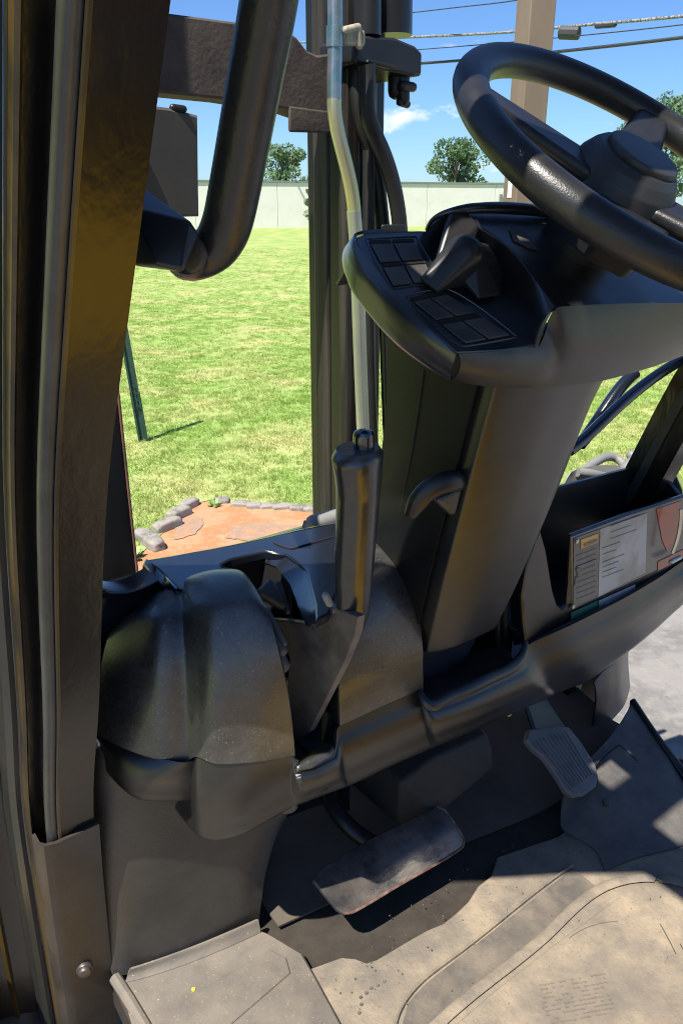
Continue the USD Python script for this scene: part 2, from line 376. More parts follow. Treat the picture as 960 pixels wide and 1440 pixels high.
def prism(pts, n, depth, ch=0.0015, rnd=0.0, holes=()):
    """A plate: a planar outline of 3-D points pushed back by depth along -n, with chamfered rims (no chamfer when it has holes)."""
    pts = np.asarray(pts, float)
    n = np.asarray(n, float); n /= np.linalg.norm(n)
    o = pts.mean(0)
    a = pts[1] - pts[0]; a -= n * (a @ n); a /= np.linalg.norm(a)
    b = np.cross(n, a)
    flat = lambda q: np.c_[(np.asarray(q) - o) @ a, (np.asarray(q) - o) @ b]
    poly = sg.Polygon(flat(pts), [flat(h) for h in holes])
    if not poly.is_valid:
        poly = poly.buffer(0)
    if rnd:
        poly = poly.buffer(-rnd, quad_segs=4).buffer(rnd, quad_segs=4)
    if poly.geom_type != 'Polygon':
        poly = max(poly.geoms, key=lambda q: q.area)
    poly = shapely.simplify(poly, 1e-5)
    poly = sg.polygon.orient(poly)

    def layer(d):
        rings = []
        for ring in [poly.exterior, *poly.interiors]:
            q = np.array(ring.coords)[:-1]
            e = np.roll(q, -1, 0) - q
            e /= np.maximum(np.linalg.norm(e, axis=1, keepdims=True), 1e-12)
            nr = np.c_[-e[:, 1], e[:, 0]]
            m_ = nr + np.roll(nr, 1, 0)
            m_ /= np.maximum((m_ * m_).sum(1, keepdims=True) / 2, 0.25)
            rings.append(q + m_ * d)
        return rings
    rim = layer(ch)
    full = layer(0.0)
    cap = sg.Polygon(rim[0], rim[1:])
    cv, cf = trimesh.creation.triangulate_polygon(cap, engine='earcut')
    lev = [(rim, 0.0), (full, -ch), (full, -(depth - ch)), (rim, -depth)]
    V, F = [], []
    cnt = 0
    tov = lambda q, zz: o + q[:, :1] * a + q[:, 1:2] * b + n * zz
    for k in range(3):
        for r0, r1 in zip(lev[k][0], lev[k + 1][0]):
            c = len(r0)
            V += [tov(r0, lev[k][1]), tov(r1, lev[k + 1][1])]
            for i in range(c):
                j = (i + 1) % c
                F += [[cnt + i, cnt + c + i, cnt + c + j], [cnt + i, cnt + c + j, cnt + j]]
            cnt += 2 * c
    V.append(tov(np.asarray(cv), 0.0)); F += (np.asarray(cf) + cnt).tolist(); cnt += len(cv)
    V.append(tov(np.asarray(cv), -depth)); F += (np.asarray(cf)[:, ::-1] + cnt).tolist()
    return trimesh.Trimesh(np.vstack(V), F, process=False)


def disc(c, n, r, h, seg=28, ch=0.2):
    """A short round body with its top at c, axis n, rounded rim."""
    n = np.asarray(n, float); n /= np.linalg.norm(n)
    c = np.asarray(c, float)
    a = np.cross(n, [1, 0, 0.3]); a /= np.linalg.norm(a)
    b = np.cross(n, a)
    prof = [(0, 0), (r * (1 - ch), 0), (r * (1 - ch * 0.3), -h * 0.12), (r, -h * 0.4), (r, -h), (0, -h)]
    ang = np.linspace(0, 2 * math.pi, seg, endpoint=False)
    V = np.vstack([c + q * (np.cos(ang)[:, None] * a + np.sin(ang)[:, None] * b) + n * zz for q, zz in prof])
    F = []
    for i in range(len(prof) - 1):
        for j in range(seg):
            k = (j + 1) % seg
            F += [[i * seg + j, (i + 1) * seg + j, (i + 1) * seg + k], [i * seg + j, (i + 1) * seg + k, i * seg + k]]
    return trimesh.Trimesh(V, F, process=False)


# ================================================================== the place: ground
m_grass = usdkit.material(stage, '/World/Looks/lawn_turf', {
    'ge': ('geometry', {}), 'sp': ('separate_xyz', {}), 'yr': ('map_range', {'from_min': 3.6, 'from_max': 6.0, 'to_min': 0.09, 'to_max': 0.0, 'clamp': True}), 'yadd': ('math', {'math_type': 'add'}),
    'n1': ('noise_texture', {'scale': 1.3, 'detail': 6.0, 'roughness': 0.55}),
    'r1': ('map_range', {'from_min': 0.42, 'from_max': 0.66, 'clamp': True}),
    'm1': ('mix', {'color1': (0.235, 0.335, 0.085), 'color2': (0.39, 0.40, 0.16)}),
    'n2': ('noise_texture', {'scale': 35.0, 'detail': 5.0}),
    'r2': ('map_range', {'from_min': 0.3, 'from_max': 0.75, 'to_min': 0.82, 'to_max': 1.15}),
    'vm': ('vector_math', {'math_type': 'scale'}),
    'p': ('principled_bsdf', {'roughness': 0.9, 'specular_ior_level': 0.15}),
}, [('ge.position', 'n1.vector'), ('ge.position', 'sp.vector'), ('sp.y', 'yr.value'), ('yr.result', 'yadd.value1'), ('n1.fac', 'yadd.value2'), ('yadd.value', 'r1.value'), ('r1.result', 'm1.fac'), ('ge.position', 'n2.vector'), ('n2.fac', 'r2.value'),
    ('m1.color', 'vm.vector1'), ('r2.result', 'vm.scale'), ('vm.vector', 'p.base_color')], surface='p.BSDF')


def soil(name, c1, c2, c3, s1=1.2, s2=30.0):
    return usdkit.material(stage, '/World/Looks/' + name, {
        'ge': ('geometry', {}),
        'n1': ('noise_texture', {'scale': s1, 'detail': 8.0, 'roughness': 0.65}),
        'r1': ('map_range', {'from_min': 0.47, 'from_max': 0.56, 'clamp': True}),
        'm1': ('mix', {'color1': c1, 'color2': c2}),
        'n2': ('noise_texture', {'scale': s2, 'detail': 6.0, 'roughness': 0.7}),
        'r2': ('map_range', {'from_min': 0.5, 'from_max': 0.75, 'clamp': True}),
        'm2': ('mix', {'color2': c3}),
        'bu': ('bump', {'strength': 0.5, 'distance': 0.01}),
        'p': ('principled_bsdf', {'roughness': 0.9, 'specular_ior_level': 0.2}),
    }, [('ge.position', 'n1.vector'), ('n1.fac', 'r1.value'), ('r1.result', 'm1.fac'), ('ge.position', 'n2.vector'), ('n2.fac', 'r2.value'),
        ('m1.color', 'm2.color1'), ('r2.result', 'm2.fac'), ('m2.color', 'p.base_color'), ('n2.fac', 'bu.height'), ('bu.normal', 'p.normal')], surface='p.BSDF')


def sheet(poly, zz, step=None):
    v, f = trimesh.creation.triangulate_polygon(sg.polygon.orient(poly), engine='earcut')
    return trimesh.Trimesh(np.c_[v, np.full(len(v), zz)], f, process=False)


ground_mat = soil('pale_concrete', (0.235, 0.22, 0.205), (0.165, 0.157, 0.147), (0.28, 0.25, 0.21), 2.4, 22.0)
tag(stage.GetPrimAtPath(put('pavement', sheet(sg.box(-500, -500, 500, 500), 0.0), ground_mat, smooth=False)), kind='structure')
# lawn beyond the stone edging
edge_px = [(188, 790), (215, 765), (245, 735), (262, 712), (300, 704), (340, 712), (400, 716), (455, 720)]
edge = [G(*q)[:2] for q in edge_px]
lawn_poly = sg.Polygon([(-500, -300), (-2.4, -300), (-2.2, 2.9), (-1.9, 3.25), (-1.2, 3.32)] + [tuple(q) for q in edge] + [(0.3, 3.95), (1.6, 3.9), (500, 3.9), (500, 900), (-500, 900)])
tag(stage.GetPrimAtPath(put('lawn', sheet(lawn_poly, 0.008), m_grass, smooth=False)), kind='structure')
mulch_mat = soil('orange_clay_soil', (0.40, 0.185, 0.085), (0.44, 0.235, 0.125), (0.40, 0.28, 0.19), 5.0, 26.0)
mulch_poly = sg.Polygon([(-1.18, 2.75), (-1.22, 3.3)] + [tuple(q) for q in edge] + [(0.3, 3.95), (0.9, 3.9), (0.75, 2.9), (0.1, 2.55), (-0.7, 2.6)]).buffer(0.02).segmentize(0.03)
mc = np.array(mulch_poly.exterior.coords)[:-1]
mz = np.c_[mc * 7, mc[:, 0] * 0]
mulch_poly = sg.Polygon(mc + 0.09 * (np.c_[meshkit.fbm(mz, 4, 15), meshkit.fbm(mz, 4, 19)] - 0.5)).buffer(0)
tag(stage.GetPrimAtPath(put('soil_bed', sheet(mulch_poly, 0.004), mulch_mat, smooth=False)), kind='structure')
for pts in ([(247, 745), (268, 727), (283, 732), (275, 750), (250, 760)], [(318, 757), (330, 741), (372, 738), (420, 742), (432, 752), (360, 762)]):
    q = sg.Polygon([G(*p)[:2] for p in pts]).buffer(0.03).buffer(-0.02).segmentize(0.012)
    qc = np.array(q.exterior.coords)[:-1]
    q = sg.Polygon(qc + 0.05 * (np.c_[meshkit.fbm(np.c_[qc * 14, qc[:, 0] * 0], 3, 5), meshkit.fbm(np.c_[qc * 14, qc[:, 0] * 0], 3, 9)] - 0.5)).buffer(0)
    tag(stage.GetPrimAtPath(put('bare_asphalt_patch', sheet(q, 0.008), soil('worn_asphalt' + str(len(TAKEN)), (0.30, 0.205, 0.145), (0.40, 0.215, 0.12), (0.42, 0.27, 0.18), 14.0, 40.0), smooth=False)), kind='structure')

# grass blades on the nearer lawn
def tuft(seed, h, spread, n):
    r = np.random.default_rng(seed)
    V, F = [], []
    for k in range(n):
        a, d = r.uniform(0, 2 * math.pi), spread * math.sqrt(r.uniform())
        o = np.array([d * math.cos(a), d * math.sin(a), -0.004])
        b = r.uniform(0, 2 * math.pi); s = np.array([math.cos(b), math.sin(b), 0]) * r.uniform(0.0013, 0.0024)
        l = np.array([math.cos(a), math.sin(a), 0]) * r.uniform(0.1, 0.8) * h * (1 if r.uniform() < 0.8 else -1)
        hh = h * r.uniform(0.55, 1.1)
        V += [o - s, o + s, o + l * 0.35 + [0, 0, hh * 0.65] + s * 0.7, o + l * 0.35 + [0, 0, hh * 0.65] - s * 0.7, o + l + [0, 0, hh]]
        c = 5 * k
        F += [[c, c + 1, c + 2], [c, c + 2, c + 3], [c + 3, c + 2, c + 4]]
    return trimesh.Trimesh(V, F, process=False)


m_blade = usdkit.material(stage, '/World/Looks/grass_blades', {
    'ge': ('geometry', {}), 'oi': ('object_info', {}), 'sp': ('separate_xyz', {}), 'yr': ('map_range', {'from_min': 3.6, 'from_max': 6.0, 'to_min': 0.10, 'to_max': 0.0, 'clamp': True}), 'yadd': ('math', {'math_type': 'add'}),
    'n1': ('noise_texture', {'scale': 1.3, 'detail': 6.0, 'roughness': 0.55}),
    'ad': ('math', {'math_type': 'multiply_add', 'value2': 0.22, 'value3': -0.11}),
    'a2': ('math', {'math_type': 'add'}),
    'r1': ('map_range', {'from_min': 0.46, 'from_max': 0.74, 'clamp': True}),
    'm1': ('mix', {'color1': (0.29, 0.415, 0.095), 'color2': (0.49, 0.49, 0.20)}),
    'd': ('diffuse_bsdf', {}), 't': ('translucent_bsdf', {}), 'mx': ('mix_closure', {'fac': 0.4}),
}, [('ge.position', 'n1.vector'), ('oi.random', 'ad.value1'), ('ad.value', 'a2.value1'), ('n1.fac', 'yadd.value2'), ('ge.position', 'sp.vector'), ('sp.y', 'yr.value'), ('yr.result', 'yadd.value1'), ('yadd.value', 'a2.value2'), ('a2.value', 'r1.value'), ('r1.result', 'm1.fac'),
    ('m1.color', 'd.color'), ('m1.color', 't.color'), ('d.BSDF', 'mx.closure1'), ('t.BSDF', 'mx.closure2')], surface='mx.closure')
gi = UsdGeom.PointInstancer.Define(stage, '/World/grass')
tag(gi.GetPrim(), 'short mown green and straw coloured grass of the lawn', 'grass', kind='stuff')
protos = []
for k in range(5):
    p_ = usdkit.mesh(stage, f'/World/grass/tuft_{k:03d}' if k else '/World/grass/tuft', tuft(k, [0.018, 0.023, 0.015, 0.020, 0.028][k], 0.045, 22), m_blade, smooth=False)
    protos.append(p_.GetPath())
gi.CreatePrototypesRel().SetTargets(protos)
pos = []
shp = shapely.prepared.prep(lawn_poly)
for y0, y1, dens in ((3.0, 6.0, 620), (6.0, 9.0, 400), (9.0, 14.0, 190), (14.0, 20.0, 80), (20.0, 30.0, 34)):
    area = (y1 - y0) * (1.75 * (y0 + y1) / 2 + 1.2)
    n = int(area * dens)
    yy = rng.uniform(y0, y1, n)
    xx = rng.uniform(-0.90, 0.85, n) * yy + rng.uniform(-0.6, 0.6, n)
    pos.append(np.c_[xx, yy])
pos = np.vstack(pos)
pos = pos[shapely.contains_xy(lawn_poly.buffer(-0.05), pos[:, 0], pos[:, 1])]
keep = meshkit.noise(np.c_[pos * 1.7, np.zeros(len(pos))], 3) + 0.35 * np.clip((pos[:, 1] - 3.6) / 1.2, 0, 1) > 0.25
pos = pos[keep]
n = len(pos)
gi.CreatePositionsAttr(Vt.Vec3fArray.FromNumpy(np.c_[pos, np.full(n, 0.008)].astype(np.float32)))
gi.CreateProtoIndicesAttr(Vt.IntArray.FromNumpy(rng.integers(0, 5, n).astype(np.int32)))
sc = rng.uniform(0.7, 1.25, n)
gi.CreateScalesAttr(Vt.Vec3fArray.FromNumpy(np.c_[sc, sc, sc].astype(np.float32)))
th = rng.uniform(0, 2 * math.pi, n)
gi.CreateOrientationsAttr(Vt.QuathArray([Gf.Quath(float(math.cos(a / 2)), 0, 0, float(math.sin(a / 2))) for a in th]))

# edging stones
m_stone = soil('grey_field_stone', (0.28, 0.255, 0.22), (0.18, 0.165, 0.145), (0.36, 0.32, 0.27), 12.0, 50.0)


def stone(c, size, seed, rz):
    m = trimesh.creation.icosphere(2, 1.0)
    v = m.vertices * (0.72 + 0.55 * meshkit.fbm(m.vertices * 1.7 + seed * 9.1, 3, seed)[:, None])
    v = np.clip(np.sign(v) * np.abs(v) ** 0.7, -0.86, 0.86) + 0.10 * (meshkit.noise(m.vertices * 4.0 + seed * 3.7, seed)[:, None] - 0.5)
    v = v * np.asarray(size) / 2
    v = np.c_[v[:, 0] * math.cos(rz) - v[:, 1] * math.sin(rz), v[:, 0] * math.sin(rz) + v[:, 1] * math.cos(rz), v[:, 2]]
    return trimesh.Trimesh(v + c, m.faces, process=False)


STONES = [((211, 766), (0.25, 0.09, 0.085), -0.9, 'largest pale edging stone at the near corner of the lawn edge', 0.9),
          ((235, 744), (0.19, 0.08, 0.08), 0.9, 'grey edging stone behind the largest one at the soil bed', 0.9),
          ((252, 727), (0.17, 0.08, 0.08), 1.0, 'third edging stone up the slanting row beside the soil bed', 0.9),
          ((266, 714), (0.14, 0.07, 0.07), 1.1, 'dark small edging stone at the top end of the slanting row', 0.9)]
for k, (px, size, rz, lab, _) in enumerate(STONES):
    c = G(*px); c[2] = size[2] * 0.22
    pth = put('edging_stone', stone(c, size, k + 1, rz), m_stone, smooth=50)
    tag(stage.GetPrimAtPath(pth), lab, 'stone')
row = [(312, 707), (338, 711), (357, 714), (377, 714), (397, 715), (418, 717), (440, 719)]
words = ['small broken pale edging stone nearest the green weed', 'first flat pale edging stone of the far row from the weed', 'second flat pale edging stone of the far row from the weed',
         'third flat pale edging stone of the far row from the weed', 'fourth flat pale edging stone of the far row from the weed', 'fifth flat pale edging stone of the far row from the weed', 'flat pale edging stone right beside the steel mast']
for k, px in enumerate(row):
    c = G(*px); c[2] = 0.008
    pth = put('edging_stone', stone(c, (rng.uniform(0.09, 0.13), 0.07, rng.uniform(0.035, 0.055)), k + 20, rng.uniform(-0.2, 0.3)), m_stone, smooth=50)
    tag(stage.GetPrimAtPath(pth), words[k], 'stone')
# a weed
m_leaf0 = mat('weed_leaf', (0.16, 0.30, 0.06), 0.6, col2=(0.34, 0.42, 0.16), nscale=30)
def weed(px, rad, n, seed, lab):
    c = G(*px)
    r = np.random.default_rng(seed)
    w = xform('weed', c, lab, 'weed')
    V, F = [], []
    for k in range(n):
        a = r.uniform(0, 2 * math.pi); e = r.uniform(0.15, 0.9); L = rad * r.uniform(0.4, 1.0)
        d = np.array([math.cos(a) * math.cos(e), math.sin(a) * math.cos(e), math.sin(e)]); s = np.cross(d, [0, 0, 1]); s /= np.linalg.norm(s)
        b = len(V)
        V += [d * 0.01, d * L * 0.55 + s * L * 0.2, d * L, d * L * 0.55 - s * L * 0.2]
        F += [[b, b + 1, b + 2], [b, b + 2, b + 3]]
    put('leaf', trimesh.Trimesh(V, F, process=False), m_leaf0, w, smooth=False)
    put('stem', sweep([(0, 0, -0.01), (0.002, 0, 0.02), (0, 0, 0.05)], 0.004, 6, 6), m_leaf0, w)
weed((302, 712), 0.055, 30, 4, 'small green weed growing at the corner of the edging stones')
weed((190, 785), 0.075, 60, 5, 'green weed clump beside the black upright in front of the lawn')

# leaning green post
m_green = mat('green_post_enamel', (0.012, 0.042, 0.030), 0.4, col2=(0.02, 0.06, 0.045), nscale=20, dust=(0.12, 0.11, 0.09), dust_amt=0.1)
b0 = G(202, 623)
t0 = Y(176, 478, b0[1] * 1.0)
d0 = (t0 - b0) / np.linalg.norm(t0 - b0)
gp = xform('steel_post', b0, 'dark green leaning steel post stuck in the lawn', 'post')
side = np.array([1.0, 0.15, 0]); side -= d0 * (side @ d0); side /= np.linalg.norm(side); fr = np.cross(d0, side)
LEN = 1.18
def along(poly, a, b):
    V = np.vstack([a + p[0] * side + p[1] * fr for p in poly] + [b + p[0] * side + p[1] * fr for p in poly])
    k = len(poly)
    F = []
    for i in range(k):
        j = (i + 1) % k
        F += [[i, j, k + j], [i, k + j, k + i]]
    cv = capfaces(poly)
    F += cv[:, ::-1].tolist() + (cv + k).tolist()
    return trimesh.Trimesh(V, F, process=False)
U_sec = [(-0.030, 0.0), (-0.018, 0.0), (-0.014, 0.018), (0.014, 0.018), (0.018, 0.0), (0.030, 0.0), (0.030, 0.004), (0.021, 0.004), (0.017, 0.022), (-0.017, 0.022), (-0.021, 0.004), (-0.030, 0.004)]
put('upper_channel', along(U_sec, d0 * 0.24, d0 * LEN), m_green, gp, smooth=False)
put('lower_channel', along([(a * 1.12, b + 0.006) for a, b in U_sec], -d0 * 0.25, d0 * 0.36), m_green, gp, smooth=False)
for k in range(4):
    put('bolt', disc(d0 * (0.27 + 0.045 * k) + fr * -0.004, -fr, 0.007, 0.012, 10), m_green, gp)

# long pale building far behind
m_wall = usdkit.material(stage, '/World/Looks/pale_wall_panel', {
    'ge': ('geometry', {}), 'n': ('noise_texture', {'scale': 1.2, 'detail': 8.0, 'roughness': 0.7}),
    'r': ('map_range', {'from_min': 0.3, 'from_max': 0.7, 'clamp': True}),
    'm': ('mix', {'color1': (0.62, 0.60, 0.56), 'color2': (0.70, 0.68, 0.64)}), 'p': ('principled_bsdf', {'roughness': 0.85}),
}, [('ge.position', 'n.vector'), ('n.fac', 'r.value'), ('r.result', 'm.fac'), ('m.color', 'p.base_color')], surface='p.BSDF')
m_cap2 = mat('grey_green_capping', (0.16, 0.18, 0.17), 0.6)
A0, B0 = G(250, 321.5), None
dirw = np.array([Y(714, 322, 62.0)[0] - A0[0], 62.0 - A0[1]]); LW = np.linalg.norm(dirw); dirw /= LW
bx = xform('long_building', (A0[0], A0[1], 0), 'long low windowless pale building beyond the lawn', 'building', math.atan2(dirw[1], dirw[0]))
HW = 2.92
nb = 6
start = -2 * LW / 5.0
pw = LW / 4.45
k = 0
xs = start
while xs < LW - 0.2:
    xe = min(xs + pw, LW)
    put('wall_panel', rbox((xs + 0.014, 0, -0.3), (xe - 0.014, 0.3, HW - 0.12), 0.02, 6), m_wall, bx)
    xs += pw
put('wall_core', trimesh.creation.box(bounds=[(start, 0.06, -0.3), (LW - 0.05, 16, HW - 0.16)]), m_wall, bx, smooth=False)
put('roof_capping', trimesh.creation.box(bounds=[(start - 0.1, -0.08, HW - 0.118), (LW + 0.08, 0.4, HW)]), m_cap2, bx, smooth=False)
put('roof', trimesh.creation.box(bounds=[(start, 0.4, HW - 0.155), (LW - 0.05, 16, HW - 0.05)]), m_cap2, bx, smooth=False)
put('downpipe', sweep([(LW - 0.55, -0.05, -0.1), (LW - 0.55, -0.05, 1.6), (LW - 0.55, -0.04, HW - 0.2)], 0.05, 8, 8), m_cap2, bx)
put('wall_box', rbox((LW - 0.95, -0.10, 1.7), (LW - 0.7, 0.0, 2.15), 0.02, 6), m_cap2, bx)

# brown post with a tag
m_brown = mat('brown_post_paint', (0.175, 0.125, 0.092), 0.6, col2=(0.215, 0.155, 0.115), nscale=3, stretch=(1, 1, 0.15))
m_tag = mat('white_tag', (0.6, 0.6, 0.58), 0.5)
PD = 13.0
pb = Y(731.5, 290, PD)
up_ = xform('square_post', (pb[0], pb[1], 0), 'tall square brown post standing behind the steering wheel', 'post', 0.32)
hw = 0.205
put('shaft', rbox((-hw, -hw, -0.2), (hw, hw, 11.0), 0.02, 6), m_brown, up_)
put('number_tag', rbox((-hw - 0.008 + 0.0, -0.06, 1.62), (-hw + 0.002, 0.06, 1.86), 0.004, 6), m_tag, up_)
put('number_tag', rbox((0.04, -hw - 0.010, 1.64), (0.12, -hw + 0.002, 1.85), 0.004, 6), m_tag, up_)

# overhead wires
m_wire = mat('black_cable', (0.03, 0.03, 0.032), 0.6)
m_wireg = mat('grey_stranded_cable', (0.30, 0.29, 0.28), 0.6, col2=(0.08, 0.08, 0.08), nscale=14, contrast=(0.45, 0.55))


def wire(pts, rad, label, m, boxes=()):
    q = [Y(px, py, d) for px, py, d in pts]
    e0 = q[0] + (q[0] - q[-1]) * 1.0 + np.array([0, 0, 0.25]); e1 = q[-1] + (q[-1] - q[0]) * 1.2 + np.array([0, 0, 0.45])
    w = xform('overhead_cable', q[0], label, 'cable')
    path = np.array([e0] + q + [e1]) - q[0]
    put('strand', sweep(path, rad, 60, 6, kind='p'), m, w, smooth=True)
    for a, b, hh in boxes:
        a, b = Y(*a) - q[0], Y(*b) - q[0]
        put('splice_case', sweep([a, a + (b - a) * 0.08, a + (b - a) * 0.5, b - (b - a) * 0.08, b], [hh * 0.35, hh, hh, hh, hh * 0.35], 14, 10, kind='p'), m_wire, w)


wire([(570, 52, 42), (735, 43, 37), (790, 37.5, 35.5), (960, 22, 31)], 0.055, 'thick grey twisted overhead cable carrying two splice cases', m_wireg,
     [((785, 45, 35.4), (816, 46, 34.9), 0.24), ((836, 36, 34.2), (867, 33.5, 33.4), 0.10)])
wire([(600, 88, 42), (735, 77, 37), (960, 52, 31)], 0.058, 'lowest black overhead cable above the steering wheel', m_wire)
wire([(560, 19, 42), (640, 10, 39), (730, -1, 36)], 0.022, 'thin topmost overhead cable left of the brown post', m_wire)
wire([(590, 69, 42), (735, 57, 37), (960, 34, 31)], 0.02, 'thin overhead cable between the two thick cables', m_wire)

# ------------------------------------------------------------------ trees
m_leaf = usdkit.material(stage, '/World/Looks/tree_leaf', {
    'oi': ('geometry', {}), 'n': ('noise_texture', {'scale': 0.6, 'detail': 4.0}),
    'm': ('mix', {'color1': (0.12, 0.20, 0.105), 'color2': (0.20, 0.28, 0.155)}), 'r': ('map_range', {'from_min': 0.35, 'from_max': 0.65, 'clamp': True}),  # leaf greens lifted and blued to paint in distance haze
    'd': ('diffuse_bsdf', {}), 't': ('translucent_bsdf', {}), 'mx': ('mix_closure', {'fac': 0.3}),
}, [('oi.position', 'n.vector'), ('n.fac', 'r.value'), ('r.result', 'm.fac'), ('m.color', 'd.color'), ('m.color', 't.color'), ('d.BSDF', 'mx.closure1'), ('t.BSDF', 'mx.closure2')], surface='mx.closure')
m_bark = mat('bark', (0.10, 0.08, 0.06), 0.9)


def tree(base, h, rad, seed, label, crown_from=0.15, leaf=0.20, n=4600, lobes=22, name='leafy_tree'):
    r = np.random.default_rng(seed)
    t = xform(name, base, label, 'tree')
    put('trunk', sweep([(0, 0, -0.3), (0.05, 0.0, h * 0.3), (-0.05, 0.05, h * 0.6), (0, 0, h * 0.9)], [h * 0.028, h * 0.022, h * 0.014, 0.02], 14, 8), m_bark, t)
    cs, rs = [], []
    for k in range(lobes):
        q = r.uniform()
        zz = h * (crown_from + (0.93 - crown_from) * q)
        rr = rad * (0.35 + 0.65 * math.sin(math.pi * min(1, 0.18 + 0.75 * q)) ** 0.8)
        a = r.uniform(0, 2 * math.pi); d = rr * math.sqrt(r.uniform(0.1, 1)) * 0.75
        cs.append((d * math.cos(a), d * math.sin(a), zz)); rs.append(rad * r.uniform(0.22, 0.42))
    cs, rs = np.array(cs), np.array(rs)
    limbs = [sweep([(0, 0, c[2] * 0.55), c * [0.5, 0.5, 0.8], c], [h * 0.010, h * 0.007, 0.02], 6, 5) for c in cs]
    put('limb', cat_(*limbs), m_bark, t)
    which = r.integers(0, lobes, n)
    d = r.normal(size=(n, 3)); d /= np.linalg.norm(d, axis=1, keepdims=True)
    p = cs[which] + d * (rs[which] * r.uniform(0.25, 1.0, n) ** 0.5)[:, None] * [1, 1, 0.8]
    a = r.normal(size=(n, 3)); a /= np.linalg.norm(a, axis=1, keepdims=True)
    b = np.cross(a, r.normal(size=(n, 3))); b /= np.linalg.norm(b, axis=1, keepdims=True)
    s = (leaf * r.uniform(0.5, 1.2, n))[:, None]
    V = np.stack([p - a * s, p + b * s * 0.55, p + a * s, p - b * s * 0.55], 1).reshape(-1, 3)
    i = np.arange(n) * 4
    F = np.vstack([np.c_[i, i + 1, i + 2], np.c_[i, i + 2, i + 3]])
    put('crown', trimesh.Trimesh(V, F, process=False), m_leaf, t, smooth=False)


def tree_px(px, top, width, dist, seed, label, **k):
    c = Y(px, top, dist)
    tree((c[0], c[1], 0), c[2], width / 2 * dist / (FPX * math.cos(PITCH)) * 1.02, seed, label, **k)


tree_px(399, 203, 74, 85, 11, 'round leafy tree behind the building beside the mast', crown_from=0.35)
tree_px(643, 192, 78, 85, 12, 'upright leafy tree behind the building left of the brown post', crown_from=0.3, n=5200)
tree_px(935, 128, 110, 80, 13, 'tallest leafy tree behind the steering wheel', crown_from=0.2, n=7000)
tree_px(768, 252, 62, 82, 14, 'low bushy tree right beside the brown post', crown_from=0.05, n=4600)
tree_px(830, 240, 90, 88, 15, 'broad low tree hidden mostly by the steering wheel rim', crown_from=0.05, n=5000)
tree_px(885, 236, 80, 86, 17, 'low tree showing through the steering wheel near its hub', crown_from=0.05, n=5000)
tree_px(436, 262, 26, 48, 16, 'small yellow green sapling in front of the wall at the mast', crown_from=0.3, n=300, leaf=0.12, lobes=6, name='sapling')

r_t = np.random.default_rng(21)  # unseen wood, added to darken the left-hand reflections in the plastics
n_t = 26000
yy_t = r_t.uniform(-45, 42, n_t)
hh_t = 6.5 + 4.5 * meshkit.noise(np.c_[yy_t * 0.22, yy_t * 0, yy_t * 0], 4)
zz_t = hh_t * r_t.uniform(0.02, 1, n_t) ** 0.8
p_t = np.c_[-34 - 3.0 * r_t.uniform(-1, 1, n_t) * np.sqrt(np.clip(1.05 - zz_t / hh_t, 0, 1)), yy_t, zz_t]
a_t = r_t.normal(size=(n_t, 3)); a_t /= np.linalg.norm(a_t, axis=1, keepdims=True)
b_t = np.cross(a_t, r_t.normal(size=(n_t, 3))); b_t /= np.linalg.norm(b_t, axis=1, keepdims=True)
V_t = np.stack([p_t - a_t * 0.6, p_t + b_t * 0.35, p_t + a_t * 0.6, p_t - b_t * 0.35], 1).reshape(-1, 3)
i_t = np.arange(n_t) * 4
tag(stage.GetPrimAtPath(put('far_wood', trimesh.Trimesh(V_t, np.vstack([np.c_[i_t, i_t + 1, i_t + 2], np.c_[i_t, i_t + 2, i_t + 3]]), process=False), m_leaf, smooth=False)), 'unseen dense green wood added beside the lawn for reflections', 'wood', kind='stuff')

# ================================================================== the truck
T = xform('forklift', TRUCK_AT, 'black and yellow forklift truck seen at its operator cab', 'forklift', YAW)


def part(name, mesh, m, parent=None, smooth=35, label=None):
    return put(name, moved(mesh, BASE), m, parent or T, smooth, label)


# ---- overhead guard: two leaning front legs
US = np.array([-0.75, -0.3, -0.1, 0.0, 0.29, 0.50, 0.736, 0.916, 1.04, 1.2, 1.34, 1.44])
FS = np.array([0.80, 0.79, 0.785, 0.775, 0.735, 0.655, 0.567, 0.470, 0.40, 0.315, 0.235, 0.18])
LEG = PchipInterpolator(US, FS)
R_IN = 0.2005


def leg_strip(section, u0, u1, mirror=None, n=40):
    sec = np.asarray(section, float)
    k = len(sec)
    V, F = [], []
    for q in np.linspace(u0, u1, n):
        r = R_IN + sec[:, 0]
        if mirror is not None:
            r = mirror - r
        V.append(np.c_[r, LEG(q) + sec[:, 1], np.full(k, q)])
    for i in range(n - 1):
        for j in range(k):
            l = (j + 1) % k
            quad = [[i * k + j, i * k + l, (i + 1) * k + l], [i * k + j, (i + 1) * k + l, (i + 1) * k + j]]
            F += quad
    F = np.array(F)
    cf = capfaces(sec)
    F = np.vstack([F, cf[:, ::-1], cf + (n - 1) * k])
    m = trimesh.Trimesh(np.vstack(V), F, process=False)
    if m.volume < 0:
        m.invert()
    return m


